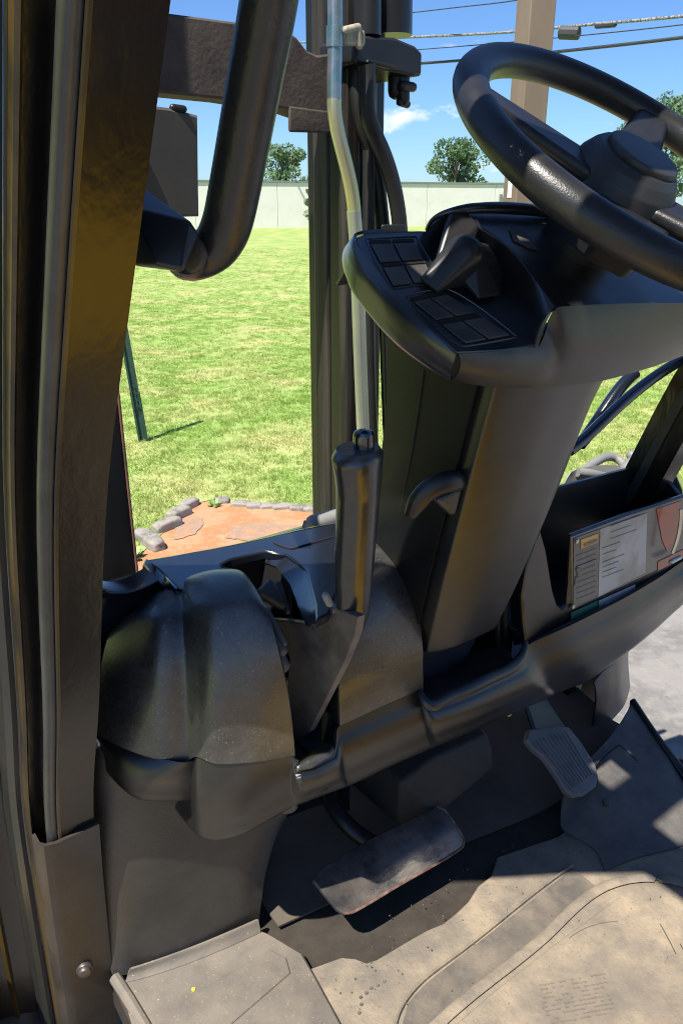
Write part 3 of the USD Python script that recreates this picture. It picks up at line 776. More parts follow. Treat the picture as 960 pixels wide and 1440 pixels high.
main = [(0, 0), (0, 0.215), (-0.008, 0.205), (-0.030, 0.150), (-0.060, 0.075), (-0.066, 0.040), (-0.060, 0.034), (-0.044, 0.034), (-0.044, 0.010), (-0.040, 0.0)]  # hidden depth of the left leg stretched to shade dash and column
strip = [(-0.0405, 0.003), (-0.0432, 0.0095), (-0.0432, 0.014), (-0.0485, 0.014), (-0.0508, 0.0115), (-0.0518, 0.0085), (-0.0515, 0.0055), (-0.0500, 0.0030), (-0.0475, 0.0012), (-0.0445, 0.0008), (-0.0420, 0.0015)]
ridge = [(-0.0605, 0.033), (-0.0605, 0.028), (-0.0625, 0.0255), (-0.0650, 0.027), (-0.0660, 0.032), (-0.0650, 0.0385)]
outer = [(-0.0665, 0.041), (-0.0720, 0.040), (-0.0775, 0.046), (-0.0800, 0.066), (-0.078, 0.075), (-0.0615, 0.0765)]
lg = part('front_leg', leg_strip(main, -0.14, 1.44), m_paint)
part('edge_strip', leg_strip(strip, -0.14, 1.44), m_strip, lg)
part('edge_wear', leg_strip([(-0.0375, 0.0008), (-0.0378, -0.0007), (-0.0400, -0.0007), (-0.0412, 0.0005), (-0.0408, 0.0020)], -0.14, 1.44), m_lip, lg)
part('channel_lip', leg_strip(ridge, -0.14, 1.44), m_lip, lg)
part('outer_channel', leg_strip(outer, -0.14, 1.44), m_outer, lg)
part('side_plate', leg_strip([(-0.062, 0.078), (-0.085, 0.078), (-0.16, 0.10), (-0.16, 0.15), (-0.062, 0.12)], -0.30, 0.62), m_paint, lg)
part('side_plate_lip', leg_strip([(-0.100, 0.081), (-0.104, 0.078), (-0.108, 0.083), (-0.104, 0.086)], -0.30, 0.62), m_lip, lg)
# lower bracket plate with its bolt
plate = [(0.004, -0.0005), (0.004, -0.0060), (-0.046, -0.0060), (-0.058, -0.0020), (-0.0635, 0.006), (-0.0635, 0.024), (-0.0595, 0.024), (-0.0595, 0.0075), (-0.055, 0.0015), (-0.045, -0.0015)]
pl = part('leg_bracket', leg_strip(plate, -0.14, 0.285), m_plate, lg)
bp = P(119, 1365, f=0.745)
nb_ = np.array([-0.25, -0.95, -0.15])
bp = P(119, 1365, f=float(LEG(bp[2])) - 0.008)
part('bolt', cat_(disc(bp + nb_ * 0.006, nb_, 0.0085, 0.008, 20, 0.35), disc(bp + nb_ * 0.001, nb_, 0.0105, 0.005, 20)), m_bolt, lg)
RM = 1.345
lg2 = part('front_leg', leg_strip([(0, 0), (0, 0.07), (-0.055, 0.07), (-0.055, 0.012), (-0.045, 0)], -0.5, 1.44, mirror=RM), m_paint)
part('edge_strip', leg_strip(strip, -0.5, 1.44, mirror=RM), m_strip, lg2)
part('outer_channel', leg_strip([(0.004, 0.030), (0.004, 0.044), (0.0005, 0.044), (0.0005, 0.030)], -0.5, 1.44, mirror=RM), m_strip, lg2)

# roof of the guard, above the picture; front overhang and bar widths shaped for shade
def roof_beam(a, b, w, h):
    part('roof_bar', beam(a, b, w, h), m_paint)
UR = 1.46
RL, RR = 0.150, RM - 0.15
for rr in (RL, RR):
    part('roof_rail', beam((rr, 0.54, UR), (rr, -0.95, UR + 0.02), 0.06, 0.07), m_paint)
    part('rear_leg', beam((rr, -0.9, UR), (rr, -1.05, 0.1), 0.07, 0.08, upv=(1, 0, 0)), m_paint)
part('roof_rail', beam((RL, 0.52, UR), (RR, 0.52, UR), 0.07, 0.06), m_paint)
part('roof_rail', beam((RL, -0.93, UR + 0.02), (RR, -0.93, UR + 0.02), 0.07, 0.06), m_paint)
NB = 11
for k in range(NB):
    ff = 0.41 - k * 0.125
    roof_beam((RL, ff, UR + 0.005), (RR, ff, UR + 0.005), 0.075 if k < 5 else 0.032, 0.035)

# ---- grab bar on the left leg
hp = [P(398, -160, r=0.272), P(378, 0, r=0.272), P(352, 145, r=0.272), P(326, 285, r=0.272)]
hp += [P(314, 328, r=0.271), P(299, 349, r=0.267), P(281, 360, r=0.259), P(262, 357, r=0.243)]
gb = part('grab_bar', sweep(hp, [0.0155, 0.0160, 0.0162, 0.0165, 0.0164, 0.0158, 0.0150, 0.0135], 60, 20), m_handle)
ec = hp[-1]; en = (hp[-1] - hp[-2]); en /= np.linalg.norm(en)
part('end_cap', cat_(disc(ec + en * 0.003, en, 0.0132, 0.006, 24, 0.35), disc(ec + en * 0.0055, en, 0.0022, 0.004, 10)), m_plate, gb)
bk = [P(193, 300, f=0.50), P(193, 365, f=0.50), P(203, 275, f=0.53), P(262, 318, f=0.47), P(270, 330, f=0.47), P(252, 372, f=0.46), P(225, 366, f=0.47)]
part('bracket', hull(bk, 0.004, 8), m_black, gb)
up_end = hp[0]
part('bracket', hull([up_end, up_end + [-0.07, 0.0, 0.03], up_end + [-0.07, 0.05, 0.0]], 0.013, 8), m_black, gb)

# ---- mirror housing held off the left leg
mh = [P(192, 146, f=0.86), P(240, 151, f=0.86), P(284, 161, f=0.86), P(285, 304, f=0.86), P(192, 306, f=0.86)]
mi = part('mirror_housing', prism(mh, (0.15, -1, 0), 0.022, 0.003), m_mirror)
part('mounting_stem', sweep([P(215, 230, f=0.885), P(180, 232, f=0.82), P(150, 235, f=0.66)], 0.008, 10, 10), m_black, mi)
part('top_clip', hull([P(243, 151, f=0.865), P(258, 153, f=0.865)], 0.004), m_black, mi)

# ---- mast
FM = 1.05
ms = part('mast', cat_(rbox((0.30, 1.0, -0.5), (0.385, 1.12, 1.75), 0.006, 8)), m_mast)
part('rail_edge', rbox((0.3835, 0.9985, -0.5), (0.3870, 1.004, 1.75), 0.001, 6), m_redrail, ms)
e1 = [P(438, 180, f=FM), P(450, 440, f=FM), P(462, 712, f=FM)]
rL = float(np.mean([q[0] for q in e1]))
rr_ = lambda px, py=300, f=FM: P(px, py, f=f)[0]
c0, c1, c2, c3 = rr_(440, 300, FM + 0.075), rr_(462, 300, FM + 0.04), rr_(477, 300, FM + 0.012), rr_(499)
part('rail', rbox((c0, FM + 0.035, -0.5), (c1 + 0.002, FM + 0.075, 1.75), 0.004, 8), m_channel, ms)
part('rail', rbox((c1 + 0.001, FM + 0.045, -0.5), (c2, FM + 0.074, 1.75), 0.002, 8), m_mast, ms)
part('rail', rbox((c2 - 0.004, FM - 0.012, -0.5), (c3, FM + 0.011, 1.75), 0.004, 8), m_channel, ms)
part('inner_rail', rbox((c3 + 0.012, FM + 0.03, -0.5), (rr_(520), FM + 0.15, 1.75), 0.005, 8), m_mast, ms)
cyl_r = rr_(538)
part('lift_cylinder', sweep([(cyl_r, FM + 0.06, -0.4), (cyl_r, FM + 0.06, 0.5), (cyl_r, FM + 0.06, 1.75)], 0.026, 6, 24), m_mast, ms)
part('inner_rail', rbox((rr_(541), FM + 0.05, -0.5), (rr_(566), FM + 0.17, 1.75), 0.005, 8), m_mast, ms)
# crusted cross bar to the left rail
qb = [P(150, 12, f=1.06), P(232, 17, f=1.06), P(330, 30, f=1.06), P(405, 38, f=1.06), P(425, 70, f=1.06), P(438, 78, f=1.06), P(475, 74, f=1.06), P(490, 60, f=1.06), P(490, 190, f=1.06), P(405, 153, f=1.06), P(318, 139, f=1.06), P(228, 130, f=1.06), P(150, 122, f=1.06)]
qb = [P(150, 8, f=1.045), P(232, 17, f=1.045), P(330, 30, f=1.045), P(400, 40, f=1.045), P(418, 52, f=1.045), P(432, 70, f=1.045), P(446, 77, f=1.045), P(470, 74, f=1.045), P(472, 176, f=1.045), P(405, 153, f=1.045), P(318, 139, f=1.045), P(228, 130, f=1.045), P(150, 124, f=1.045)]
part('cross_bar', prism(qb, (0, -1, 0), 0.05, 0.003), m_rust, ms)
part('bar_foot', hull([P(408, 152, f=1.046), P(470, 160, f=1.046), P(470, 184, f=1.046), P(408, 182, f=1.046), P(408, 152, f=1.10), P(470, 184, f=1.10)], 0.003, 8), m_rust, ms)
# crosshead bracket to the right of the rail
cb = [P(500, 48, f=1.0), P(556, 52, f=1.0), P(585, 64, f=1.0), P(595, 74, f=1.0), P(594, 106, f=1.0), P(583, 107, f=1.0), P(500, 88, f=1.0)]
part('crosshead', prism(cb, (0, -1, 0), 0.09, 0.004, rnd=0.006), m_black, ms)
part('crosshead_rib', hull([P(517, 86, f=1.0), P(556, 95, f=1.0), P(556, 98, f=1.04), P(517, 92, f=1.04)], 0.004, 8), m_mast, ms)
part('hose_fitting', cat_(hull([P(567, 108, f=1.02), P(567, 140, f=1.02)], 0.010), hull([P(566, 120, f=1.01), P(580, 122, f=1.01)], 0.007), hull([P(556, 108, f=1.03), P(556, 128, f=1.03)], 0.012), hull([P(562, 143, f=1.02), P(572, 146, f=1.02)], 0.006)), m_black, ms)
part('guard_tube', sweep([P(549, -30, f=1.08), P(549, 20, f=1.08), P(549, 50, f=1.08)], 0.034, 8, 20), m_mast, ms)
part('top_collar', sweep([P(516, -30, f=1.02), P(516, 20, f=1.02), P(516, 50, f=1.02)], 0.020, 8, 18), m_black, ms)
# hoses
H = lambda pts, f: [P(a, b, f=f) for a, b in pts]
part('hose', sweep(H([(515, 90), (516, 130), (518, 165), (534, 205), (550, 250), (560, 300), (563, 345)], 1.0), 0.0125, 40, 12), m_rubber, ms)
part('hose', sweep(H([(505, 95), (503, 140), (510, 180), (522, 215), (532, 260), (540, 330)], 1.03), 0.011, 40, 12), m_rubber, ms)
part('hose', sweep(H([(520, 90), (519, 200), (518, 420), (523, 600), (530, 720)], 1.03), 0.010, 40, 12), m_rubber, ms)
part('hose', sweep(H([(545, 440), (547, 540), (549, 600), (548, 720)], 1.0), 0.014, 24, 12), m_mast, ms)
part('grease_line', sweep(H([(563, 470), (560, 560), (557, 620), (553, 660), (545, 690), (540, 720)], 0.96), 0.0028, 30, 8), m_grey, ms)
part('hose_clip', cat_(hull([P(546, 543, f=0.99), P(565, 545, f=0.99)], 0.003), hull([P(547, 570, f=0.99), P(566, 572, f=0.99)], 0.003), hull([P(548, 545, f=0.99), P(548, 570, f=0.99)], 0.003)), m_black, ms)
part('hose_clip', hull([P(538, 318, f=0.985), P(568, 318, f=0.985), P(538, 323, f=0.985), P(568, 325, f=0.985)], 0.003), m_black, ms)
# plated hydraulic pipe
zp = [(471, 20), (471, 60), (471, 100)]
FZ = 0.985
part('hydraulic_pipe', sweep(H([(471, -40), (471, 18), (471, 62), (470, 105), (470, 140)], FZ), 0.0105, 30, 14), m_zincb, ms)
part('hydraulic_pipe', sweep(H([(470, 138), (470, 152), (474, 180), (485, 225), (493, 260), (498, 300)], FZ), 0.0105, 40, 14), m_zincy, ms)
part('hydraulic_pipe', sweep(H([(497, 296), (500, 330), (503, 400), (507, 520), (511, 625), (514, 720)], FZ), 0.0110, 40, 14), m_zinc, ms)
part('pipe_sleeve', sweep(H([(471, 36), (471, 50), (471, 66)], FZ), 0.0122, 8, 14), m_zincb, ms)
part('pipe_clamp', cat_(hull(H([(490, 45), (508, 47), (508, 60), (490, 58)], FZ - 0.01), 0.005), hull(H([(486, 42), (503, 38)], FZ - 0.012), 0.0055), hull(H([(502, 40), (505, 64)], FZ - 0.012), 0.005), hull(H([(482, 50), (486, 58)], FZ - 0.005), 0.006)), m_clamp, ms)

# ---- front cowl beyond the dash and the yellow fender at the left
part('front_fender', cat_(rbox((0.30, 0.86, 0.30), (1.15, 0.98, 0.47), 0.03, 12)), m_top)
part('fender_post', rbox(P(440, 722, f=0.92) - [0.0, 0.0, 0.12], P(475, 722, f=0.92) + [0.02, 0.03, 0.0], 0.012, 10), m_grey)
yf = P(5, 1400, f=0.95)
part('side_skirt', rbox((yf[0] - 0.10, 0.80, -0.45), (yf[0] - 0.034, 1.05, 0.06), 0.02, 10), m_yellow)
for s_ in (0, 1):
    rr0 = 0.10 if s_ == 0 else RM - 0.10
    w_ = part('wheel', sweep([(rr0 - 0.09, 1.0, -0.33), (rr0 - 0.085, 1.0, -0.33), (rr0, 1.0, -0.33), (rr0 + 0.085, 1.0, -0.33), (rr0 + 0.09, 1.0, -0.33)], [0.22, 0.26, 0.27, 0.26, 0.22], 24, 36, kind='p'), m_rubber)
    part('wheel_rim', sweep([(rr0 - 0.093, 1.0, -0.33), (rr0, 1.0, -0.33), (rr0 + 0.093, 1.0, -0.33)], 0.15, 4, 28), m_yellow, w_)

# ---- dash shell, left bulge
seam = [(138, 1030), (180, 1052), (230, 1067), (262, 1068), (280, 1062), (300, 1070), (345, 1070), (413, 1060)]
S0 = [P(a, b, u=0.385) for a, b in seam]
fb = np.array([q[1] for q in S0])
fb[4] -= 0.003
rowpx = [
    (seam, 0.0, 0.0),
    ([(142, 975), (180, 992), (228, 1002), (262, 1000), (281, 992), (300, 995), (346, 995), (405, 985)], 0.003, 1),
    ([(150, 920), (186, 920), (226, 918), (260, 915), (280, 905), (301, 902), (346, 900), (388, 905)], 0.017, 1),
    ([(163, 880), (194, 868), (228, 862), (257, 862), (275, 850), (303, 842), (343, 842), (371, 858)], 0.040, 1),
    ([(176, 858), (204, 846), (233, 838), (254, 836), (270, 822), (303, 813), (338, 814), (357, 834)], 0.070, 1),
    ([(190, 846), (212, 838), (236, 831), (252, 828), (268, 815), (303, 806), (334, 806), (350, 824)], 0.100, 1),
]
ridge_off = np.array([0, 0, 0.001, 0.008, -0.004, -0.008, -0.004, 0.003])
rows = []
for k, (px, df, _) in enumerate(rowpx):
    w_ = 1.0 if 0 < k < 4 else (0.6 if k == 0 else 0.4)
    rows.append([P(a, b, f=fb[i] + df + ridge_off[i] * w_) for i, (a, b) in enumerate(px)])
part('lever_cover', surf(rows, 8, 8, 0.004, flip=True), m_bulge)
# closing side wall of the bulge towards the lever slot
rt = [rw[-1] for rw in rows]
part('slot_wall', surf([rt, [q + np.array([-0.035, 0.06, -0.01]) for q in rt]], 2, 6, 0.003), m_black)

# ---- lower cowl, one long lip across the cab
low_top = [(138, 1031), (180, 1053), (230, 1068), (262, 1069), (273, 1067), (281, 1064), (300, 1071), (345, 1071), (413, 1061), (416, 1079), (440, 1074), (466, 1056), (474, 1020), (530, 995), (588, 969), (598, 990), (655, 972), (722, 938), (738, 907), (800, 878), (870, 843), (915, 817), (960, 787), (1010, 757)]
low_bot = [(139, 1040), (158, 1085), (195, 1119), (240, 1122), (270, 1125), (277, 1166), (300, 1177), (340, 1168), (410, 1130), (430, 1122), (450, 1114), (476, 1105), (490, 1100), (545, 1074), (600, 1050), (615, 1043), (680, 1016), (760, 982), (782, 972), (830, 950), (878, 915), (915, 885), (948, 855), (985, 815)]
ft = np.array([q[1] for q in [P(a, b, u=0.385) for a, b in low_top]])
ft[9:19] = [0.588, 0.588, 0.592, 0.602, 0.602, 0.602, 0.590, 0.588, 0.589, 0.602]
ft[19:] = np.minimum(ft[19:], 0.604)
ft[4] += 0.004
ft[5] -= 0.004
NR = 7
lr = []
for k in range(NR):
    s = k / (NR - 1)
    row_ = []
    for i, (a, b) in enumerate(zip(low_top, low_bot)):
        px = a[0] + (b[0] - a[0]) * s; py = a[1] + (b[1] - a[1]) * s
        am, dn, pw_ = (0.003, 0.030, 2.2) if i < 9 else (0.012, 0.022, 4)
        bl = am * math.sin(math.pi * min(1, s * 0.85)) ** 1.6 - dn * s ** pw_
        f = ft[i] - bl + 0.001
        if i in (3, 4):
            f += 0.010 * s
        if i in (5, 6, 7):
            f -= 0.006 * s
        row_.append(P(px, py, f=f))
    lr.append(row_)
lr.append([q + np.array([0, 0.035, -0.004]) for q in lr[-1]])
lr.append([q + np.array([0, 0.16, 0.01]) for q in lr[-2]])
part('dash_cowl', surf(lr, 6, 6, 0.004, flip=False), m_column)
part('cowl_seam', sweep([P(a, b - 1.5, f=f + 0.004) for (a, b), f in zip(low_top[:9], ft[:9])], 0.0022, 60, 6, kind='p'), m_dark)
part('cowl_seam', sweep([P(a, b - 1.0, f=f + 0.003) for (a, b), f in zip(low_top[12:15], ft[12:15])], 0.0016, 60, 6, kind='p'), m_dark)
part('cowl_seam', sweep([P(a, b - 1.0, f=f + 0.003) for (a, b), f in zip(low_top[18:], ft[18:])], 0.0016, 60, 6, kind='p'), m_dark)
part('slot_lip', hull([P(420, 1080, f=0.586), P(436, 1077, f=0.584), P(462, 1060, f=0.586), P(468, 1050, f=0.60), P(422, 1070, f=0.615), P(460, 1050, f=0.615)], 0.004, 10), m_bulge)

# ---- centre panel between lever slot and column
cp = [
    [P(475, 1018, f=0.602), P(530, 993, f=0.602), P(592, 965, f=0.602)],
    [P(474, 975, f=0.600), P(532, 948, f=0.598), P(591, 925, f=0.600)],
    [P(474, 925, f=0.606), P(532, 893, f=0.604), P(588, 880, f=0.606)],
    [P(476, 870, f=0.622), P(532, 838, f=0.620), P(582, 838, f=0.618)],
    [P(480, 820, f=0.650), P(530, 795, f=0.646), P(572, 803, f=0.640)],
    [P(482, 785, f=0.690), P(522, 768, f=0.685), P(558, 778, f=0.672)],
    [P(484, 765, f=0.735), P(512, 755, f=0.730), P(545, 763, f=0.712)],
]
part('centre_panel', surf(cp, 6, 8, 0.004, flip=True), m_bulge)
lft = [q[0] for q in cp]; rgt = [q[-1] for q in cp]
part('panel_flank', surf([lft, [q + np.array([0.02, 0.12, -0.01]) for q in lft]], 2, 5, 0.003), m_black)
part('panel_flank', surf([rgt, [q + np.array([0.04, 0.14, -0.0]) for q in rgt]], 2, 5, 0.003, flip=True), m_shell)
part('slot_guide', hull([P(455, 1050, f=0.64), P(470, 1042, f=0.635), P(456, 985, f=0.66), P(472, 960, f=0.64)], 0.003, 8), m_kick)

# ---- top of the dash
UT = 0.553
tp = lambda a, b, u=UT: P(a, b, u=u)
rim_out = [(352, 829), (340, 808), (312, 797), (310, 793), (324, 786), (372, 775), (402, 779), (430, 800), (443, 850), (444, 872)]
outer_px = [(208, 788), (270, 776), (330, 766), (400, 750), (470, 736), (520, 742), (545, 757), (530, 785), (500, 800), (474, 830), (462, 862)] + rim_out[::-1] + [(345, 815), (333, 804), (300, 806), (268, 828), (252, 826), (228, 805)]
part('dash_top', prism([tp(*q) for q in outer_px], (0, 0, 1), 0.012, 0.002), m_top)
rim_in = [(372, 846), (350, 814), (330, 803), (328, 799), (338, 793), (366, 789), (388, 797), (408, 822), (424, 866), (430, 880)]
part('pocket_rim', surf([[tp(*q, u=UT - 0.0025) for q in rim_out], [tp(*q, u=UT - 0.016) for q in rim_in]], 3, 4, 0.003, linear_cols=True, flip=True), m_top)
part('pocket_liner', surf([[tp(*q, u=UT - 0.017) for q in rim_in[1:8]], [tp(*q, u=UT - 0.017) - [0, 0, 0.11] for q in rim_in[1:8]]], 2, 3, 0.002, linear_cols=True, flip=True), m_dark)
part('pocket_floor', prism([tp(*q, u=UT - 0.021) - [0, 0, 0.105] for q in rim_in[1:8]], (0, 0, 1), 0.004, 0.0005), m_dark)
part('latch', cat_(hull([P(366, 835, f=0.67), P(380, 822, f=0.68), P(395, 850, f=0.66)], 0.006), hull([P(392, 822, f=0.685), P(404, 860, f=0.66)], 0.004)), m_plate)
# left shelf of the dash, one step lower
sh1 = [[P(142, 816, f=0.80), P(170, 815, f=0.80), P(206, 796, f=0.80)],
       [P(138, 827, f=0.778), P(180, 834, f=0.770), P(224, 815, f=0.765)],
       [P(138, 838, f=0.785), P(178, 846, f=0.782), P(236, 832, f=0.785)],
       [P(134, 900, f=0.805), P(156, 910, f=0.805), P(220, 900, f=0.81)],
       [P(132, 1010, f=0.81), P(148, 1030, f=0.81), P(200, 1000, f=0.81)]]
part('side_shelf', surf(sh1, 6, 6, 0.004, flip=True), m_top)
st = [[tp(206, 789), tp(228, 806), tp(250, 827)], [P(202, 796, f=0.80), P(222, 816, f=0.768), P(242, 834, f=0.745)]]
part('shelf_step', surf(st, 4, 4, 0.003), m_top)
part('panel_groove', sweep([tp(385, 763, u=UT + 0.0006), tp(412, 771, u=UT + 0.0006), tp(468, 755, u=UT + 0.0006)], 0.0013, 12, 6, kind='p'), m_dark)
part('dash_back', surf([[tp(208, 788), tp(330, 766), tp(470, 736), tp(520, 742)], [tp(208, 788) + [0, 0.03, -0.05], tp(330, 766) + [0, 0.03, -0.05], tp(470, 736) + [0, 0.03, -0.05], tp(520, 742) + [0, 0.03, -0.05]], [tp(208, 788) + [0, 0.04, -0.5], tp(330, 766) + [0, 0.04, -0.5], tp(470, 736) + [0, 0.04, -0.5], tp(520, 742) + [0, 0.04, -0.5]]], 4, 4, 0.003), m_top)

# ---- parking brake lever
lv = part('brake_lever', cat_(prism([P(a, b, r=0.43) for a, b in [(384, 872), (448, 880), (462, 852), (503, 868), (500, 890), (485, 930), (434, 1030), (416, 1040), (402, 985), (407, 925)]], (-1, 0, 0), 0.010, 0.001)), m_leverplate)
LF = 0.565
gpts = [P(495, 880, f=LF + 0.012), P(496, 862, f=LF + 0.01), P(498, 800, f=LF + 0.004), P(502, 730, f=LF - 0.003), P(504, 690, f=LF - 0.007), P(504, 660, f=LF - 0.010), P(503, 640, f=LF - 0.011), P(503, 630, f=LF - 0.011)]
part('grip', sweep(gpts, [0.0140, 0.0175, 0.0195, 0.0203, 0.0208, 0.0222, 0.0238, 0.0200], 60, 28, flat=[1.15, 1.15, 1.2, 1.25, 1.25, 1.3, 1.3, 1.2], ref=[0.55, -0.83, 0.0], power=0.92, kind='p'), m_lever, lv)
ga = gpts[-1]; gd = gpts[-2] - gpts[4]; gd /= np.linalg.norm(gd)
part('release_button', sweep([P(511, 642, f=LF - 0.013), P(511, 625, f=LF - 0.012), P(511, 611, f=LF - 0.012), P(511, 606, f=LF - 0.012), P(511, 604, f=LF - 0.012)], [0.0105, 0.0102, 0.0100, 0.0085, 0.004], 16, 20, kind='p'), m_top, lv)
part('grip_ferrule', hull([P(458, 838, f=0.575), P(463, 848, f=0.575)], 0.0045), m_grey, lv)
part('lever_arm', hull([P(470, 858, f=0.58), P(508, 868, f=0.58), P(500, 900, f=0.60), P(480, 935, f=0.62), P(470, 870, f=0.62)], 0.003, 8), m_leverplate, lv)
part('plate_edge', sweep([P(384, 870, r=0.428), P(415, 873, r=0.428), P(450, 880, r=0.428)], 0.0022, 10, 8, kind='p'), m_chrome, lv)
part('cable_end', cat_(hull([P(383, 880, r=0.415), P(396, 915, r=0.41)], 0.007), hull([P(376, 858, r=0.415), P(388, 885, r=0.412), P(400, 905, r=0.41)], 0.003), hull([P(390, 922, r=0.41), P(397, 936, r=0.41)], 0.009)), m_grey, lv)

# ---- steering column
def col_row(f0, u0, r0, r1, dep, bow):
    return [(r0 + 0.012, f0 + dep, u0 + 0.0), (r0 + 0.002, f0 + dep * 0.5, u0), (r0 + 0.001, f0 + 0.012, u0), (r0 + 0.0015, f0 + 0.003, u0), (r0 + 0.008, f0 - 0.001, u0), ((r0 + r1) / 2 - 0.02, f0 - bow, u0), ((r0 + r1) / 2 + 0.04, f0 - bow * 0.9, u0), (r1 - 0.015, f0 + 0.004, u0), (r1, f0 + 0.03, u0), (r1 - 0.003, f0 + dep * 0.6, u0), (r1 - 0.02, f0 + dep, u0)]
cr = [col_row(0.487, 0.815, 0.555, 0.775, 0.17, 0.012), col_row(0.493, 0.79, 0.557, 0.762, 0.16, 0.012), col_row(0.505, 0.745, 0.558, 0.748, 0.15, 0.012), col_row(0.530, 0.65, 0.561, 0.742, 0.14, 0.013),
      col_row(0.557, 0.56, 0.568, 0.738, 0.13, 0.013), col_row(0.585, 0.47, 0.579, 0.728, 0.12, 0.012), col_row(0.597, 0.435, 0.585, 0.722, 0.115, 0.010)]
cl = part('steering_column', surf(cr, 6, 5, 0.004, flip=True), m_column)
fk = [[(q[2][0] - 0.0025, q[2][1] + 0.008, q[2][2]), (q[1][0] - 0.0050, q[1][1], q[1][2]), (q[0][0] - 0.004, q[0][1] + 0.002, q[0][2])] for q in cr]
part('flank_cover', surf(fk, 6, 5, 0.003, flip=True), m_flank, cl)
part('flank_seam', sweep([P(596, 520, r=0.5515), P(588, 580, r=0.5525), P(575, 660, r=0.555), P(562, 720, r=0.559)], 0.0013, 20, 6), m_dark, cl)
part('column_boot', surf([[(0.588, 0.625, 0.445), (0.66, 0.618, 0.445), (0.718, 0.624, 0.445)], [(0.588, 0.65, 0.36), (0.66, 0.64, 0.36), (0.716, 0.648, 0.36)], [(0.588, 0.69, 0.30), (0.66, 0.68, 0.30), (0.716, 0.69, 0.30)]], 4, 4, 0.003, flip=True), m_shell, cl)
# tilt lever on its flank
tl = cat_(hull([P(640, 672, r=0.556), P(622, 676, r=0.535), P(598, 690, r=0.522), P(580, 712, r=0.515), P(577, 722, r=0.515)], [0.009, 0.010, 0.010, 0.009, 0.006], 12), hull([P(640, 690, r=0.556), P(615, 700, r=0.53), P(640, 715, r=0.556)], 0.006))
part('tilt_lever', sweep([P(646, 676, r=0.562), P(628, 678, r=0.540), P(604, 688, r=0.522), P(586, 708, r=0.512), P(578, 724, r=0.510)], [0.011, 0.0115, 0.0115, 0.0105, 0.007], 30, 16, flat=0.75), m_black, cl)
part('tilt_lever_stop', hull([P(640, 692, r=0.556), P(618, 702, r=0.537), P(634, 716, r=0.556)], 0.006, 10), m_kick, cl)

# ---- recess round the column foot and its lip
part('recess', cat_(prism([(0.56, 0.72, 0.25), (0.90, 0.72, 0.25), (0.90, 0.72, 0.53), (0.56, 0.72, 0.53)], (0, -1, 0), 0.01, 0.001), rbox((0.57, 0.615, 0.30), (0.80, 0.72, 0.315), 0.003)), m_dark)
lipp = [P(592, 968, f=0.604), P(594, 982, f=0.590), P(601, 990, f=0.583), P(622, 985, f=0.581), P(655, 970, f=0.580), P(690, 953, f=0.581), P(722, 936, f=0.583), P(735, 920, f=0.588), P(738, 903, f=0.600)]
part('recess_lip', sweep(lipp, [0.003, 0.005, 0.0075, 0.0085, 0.0085, 0.0085, 0.008, 0.006, 0.004], 50, 14), m_shell)
part('recess_ledge', surf([[P(600, 985, f=0.59), P(655, 966, f=0.588), P(722, 932, f=0.59)], [P(596, 966, f=0.625), P(650, 945, f=0.625), P(716, 912, f=0.625)], [P(596, 950, f=0.65), P(650, 930, f=0.65), P(712, 898, f=0.65)]], 4, 4, 0.004), m_shell)
part('recess_flank', surf([[P(738, 905, f=0.604), P(734, 860, f=0.604), P(731, 830, f=0.61), P(735, 790, f=0.63), P(745, 750, f=0.66)], [P(722, 908, f=0.66), P(718, 860, f=0.66), P(716, 830, f=0.665), P(722, 790, f=0.68), P(735, 745, f=0.70)]], 3, 5, 0.003), m_shell)
for dx in (0, 10):
    part('recess_rib', sweep([P(702 + dx, 912, f=0.64), P(700 + dx, 870, f=0.64), P(704 + dx, 835, f=0.645)], 0.004, 10, 8), m_shell)

# ---- right dash panel with document pocket
FP = 0.604
outl = [(741, 906), (735, 870), (734, 838), (740, 800), (752, 762), (760, 745), (768, 775), (777, 830), (783, 850), (790, 857), (797, 850), (800, 820), (803, 752), (880, 723), (962, 696), (1040, 668), (1085, 640), (1085, 710), (1010, 756), (962, 785), (914, 816), (870, 842), (800, 876)]
part('right_panel', prism([P(a, b, f=FP) for a, b in outl], (0, -1, 0), 0.007, 0.002), m_column)
back = [(748, 700), (770, 690), (835, 673), (900, 656), (905, 700), (905, 800), (780, 870), (750, 850)]
part('document_pocket', prism([P(a, b, f=0.70) for a, b in back], (0, -1, 0), 0.012, 0.003), m_shell)
rp_ = P(902, 657, f=0.70)
part('pocket_side', prism([(rp_[0], 0.625, 0.40), (rp_[0], 0.70, 0.40), (rp_[0], 0.70, rp_[2]), (rp_[0], 0.66, rp_[2] - 0.004), (rp_[0], 0.625, 0.50)], (-1, 0, 0), 0.01, 0.001), m_black)
part('end_housing', hull([P(905, 652, f=0.74), P(935, 655, f=0.72), P(950, 690, f=0.70), P(955, 735, f=0.68), P(905, 720, f=0.72), P(960, 690, f=0.80), P(925, 650, f=0.80)], 0.012, 14), m_top)
part('floor_of_pocket', rbox((0.80, 0.622, 0.36), (1.18, 0.74, 0.375), 0.003), m_black)
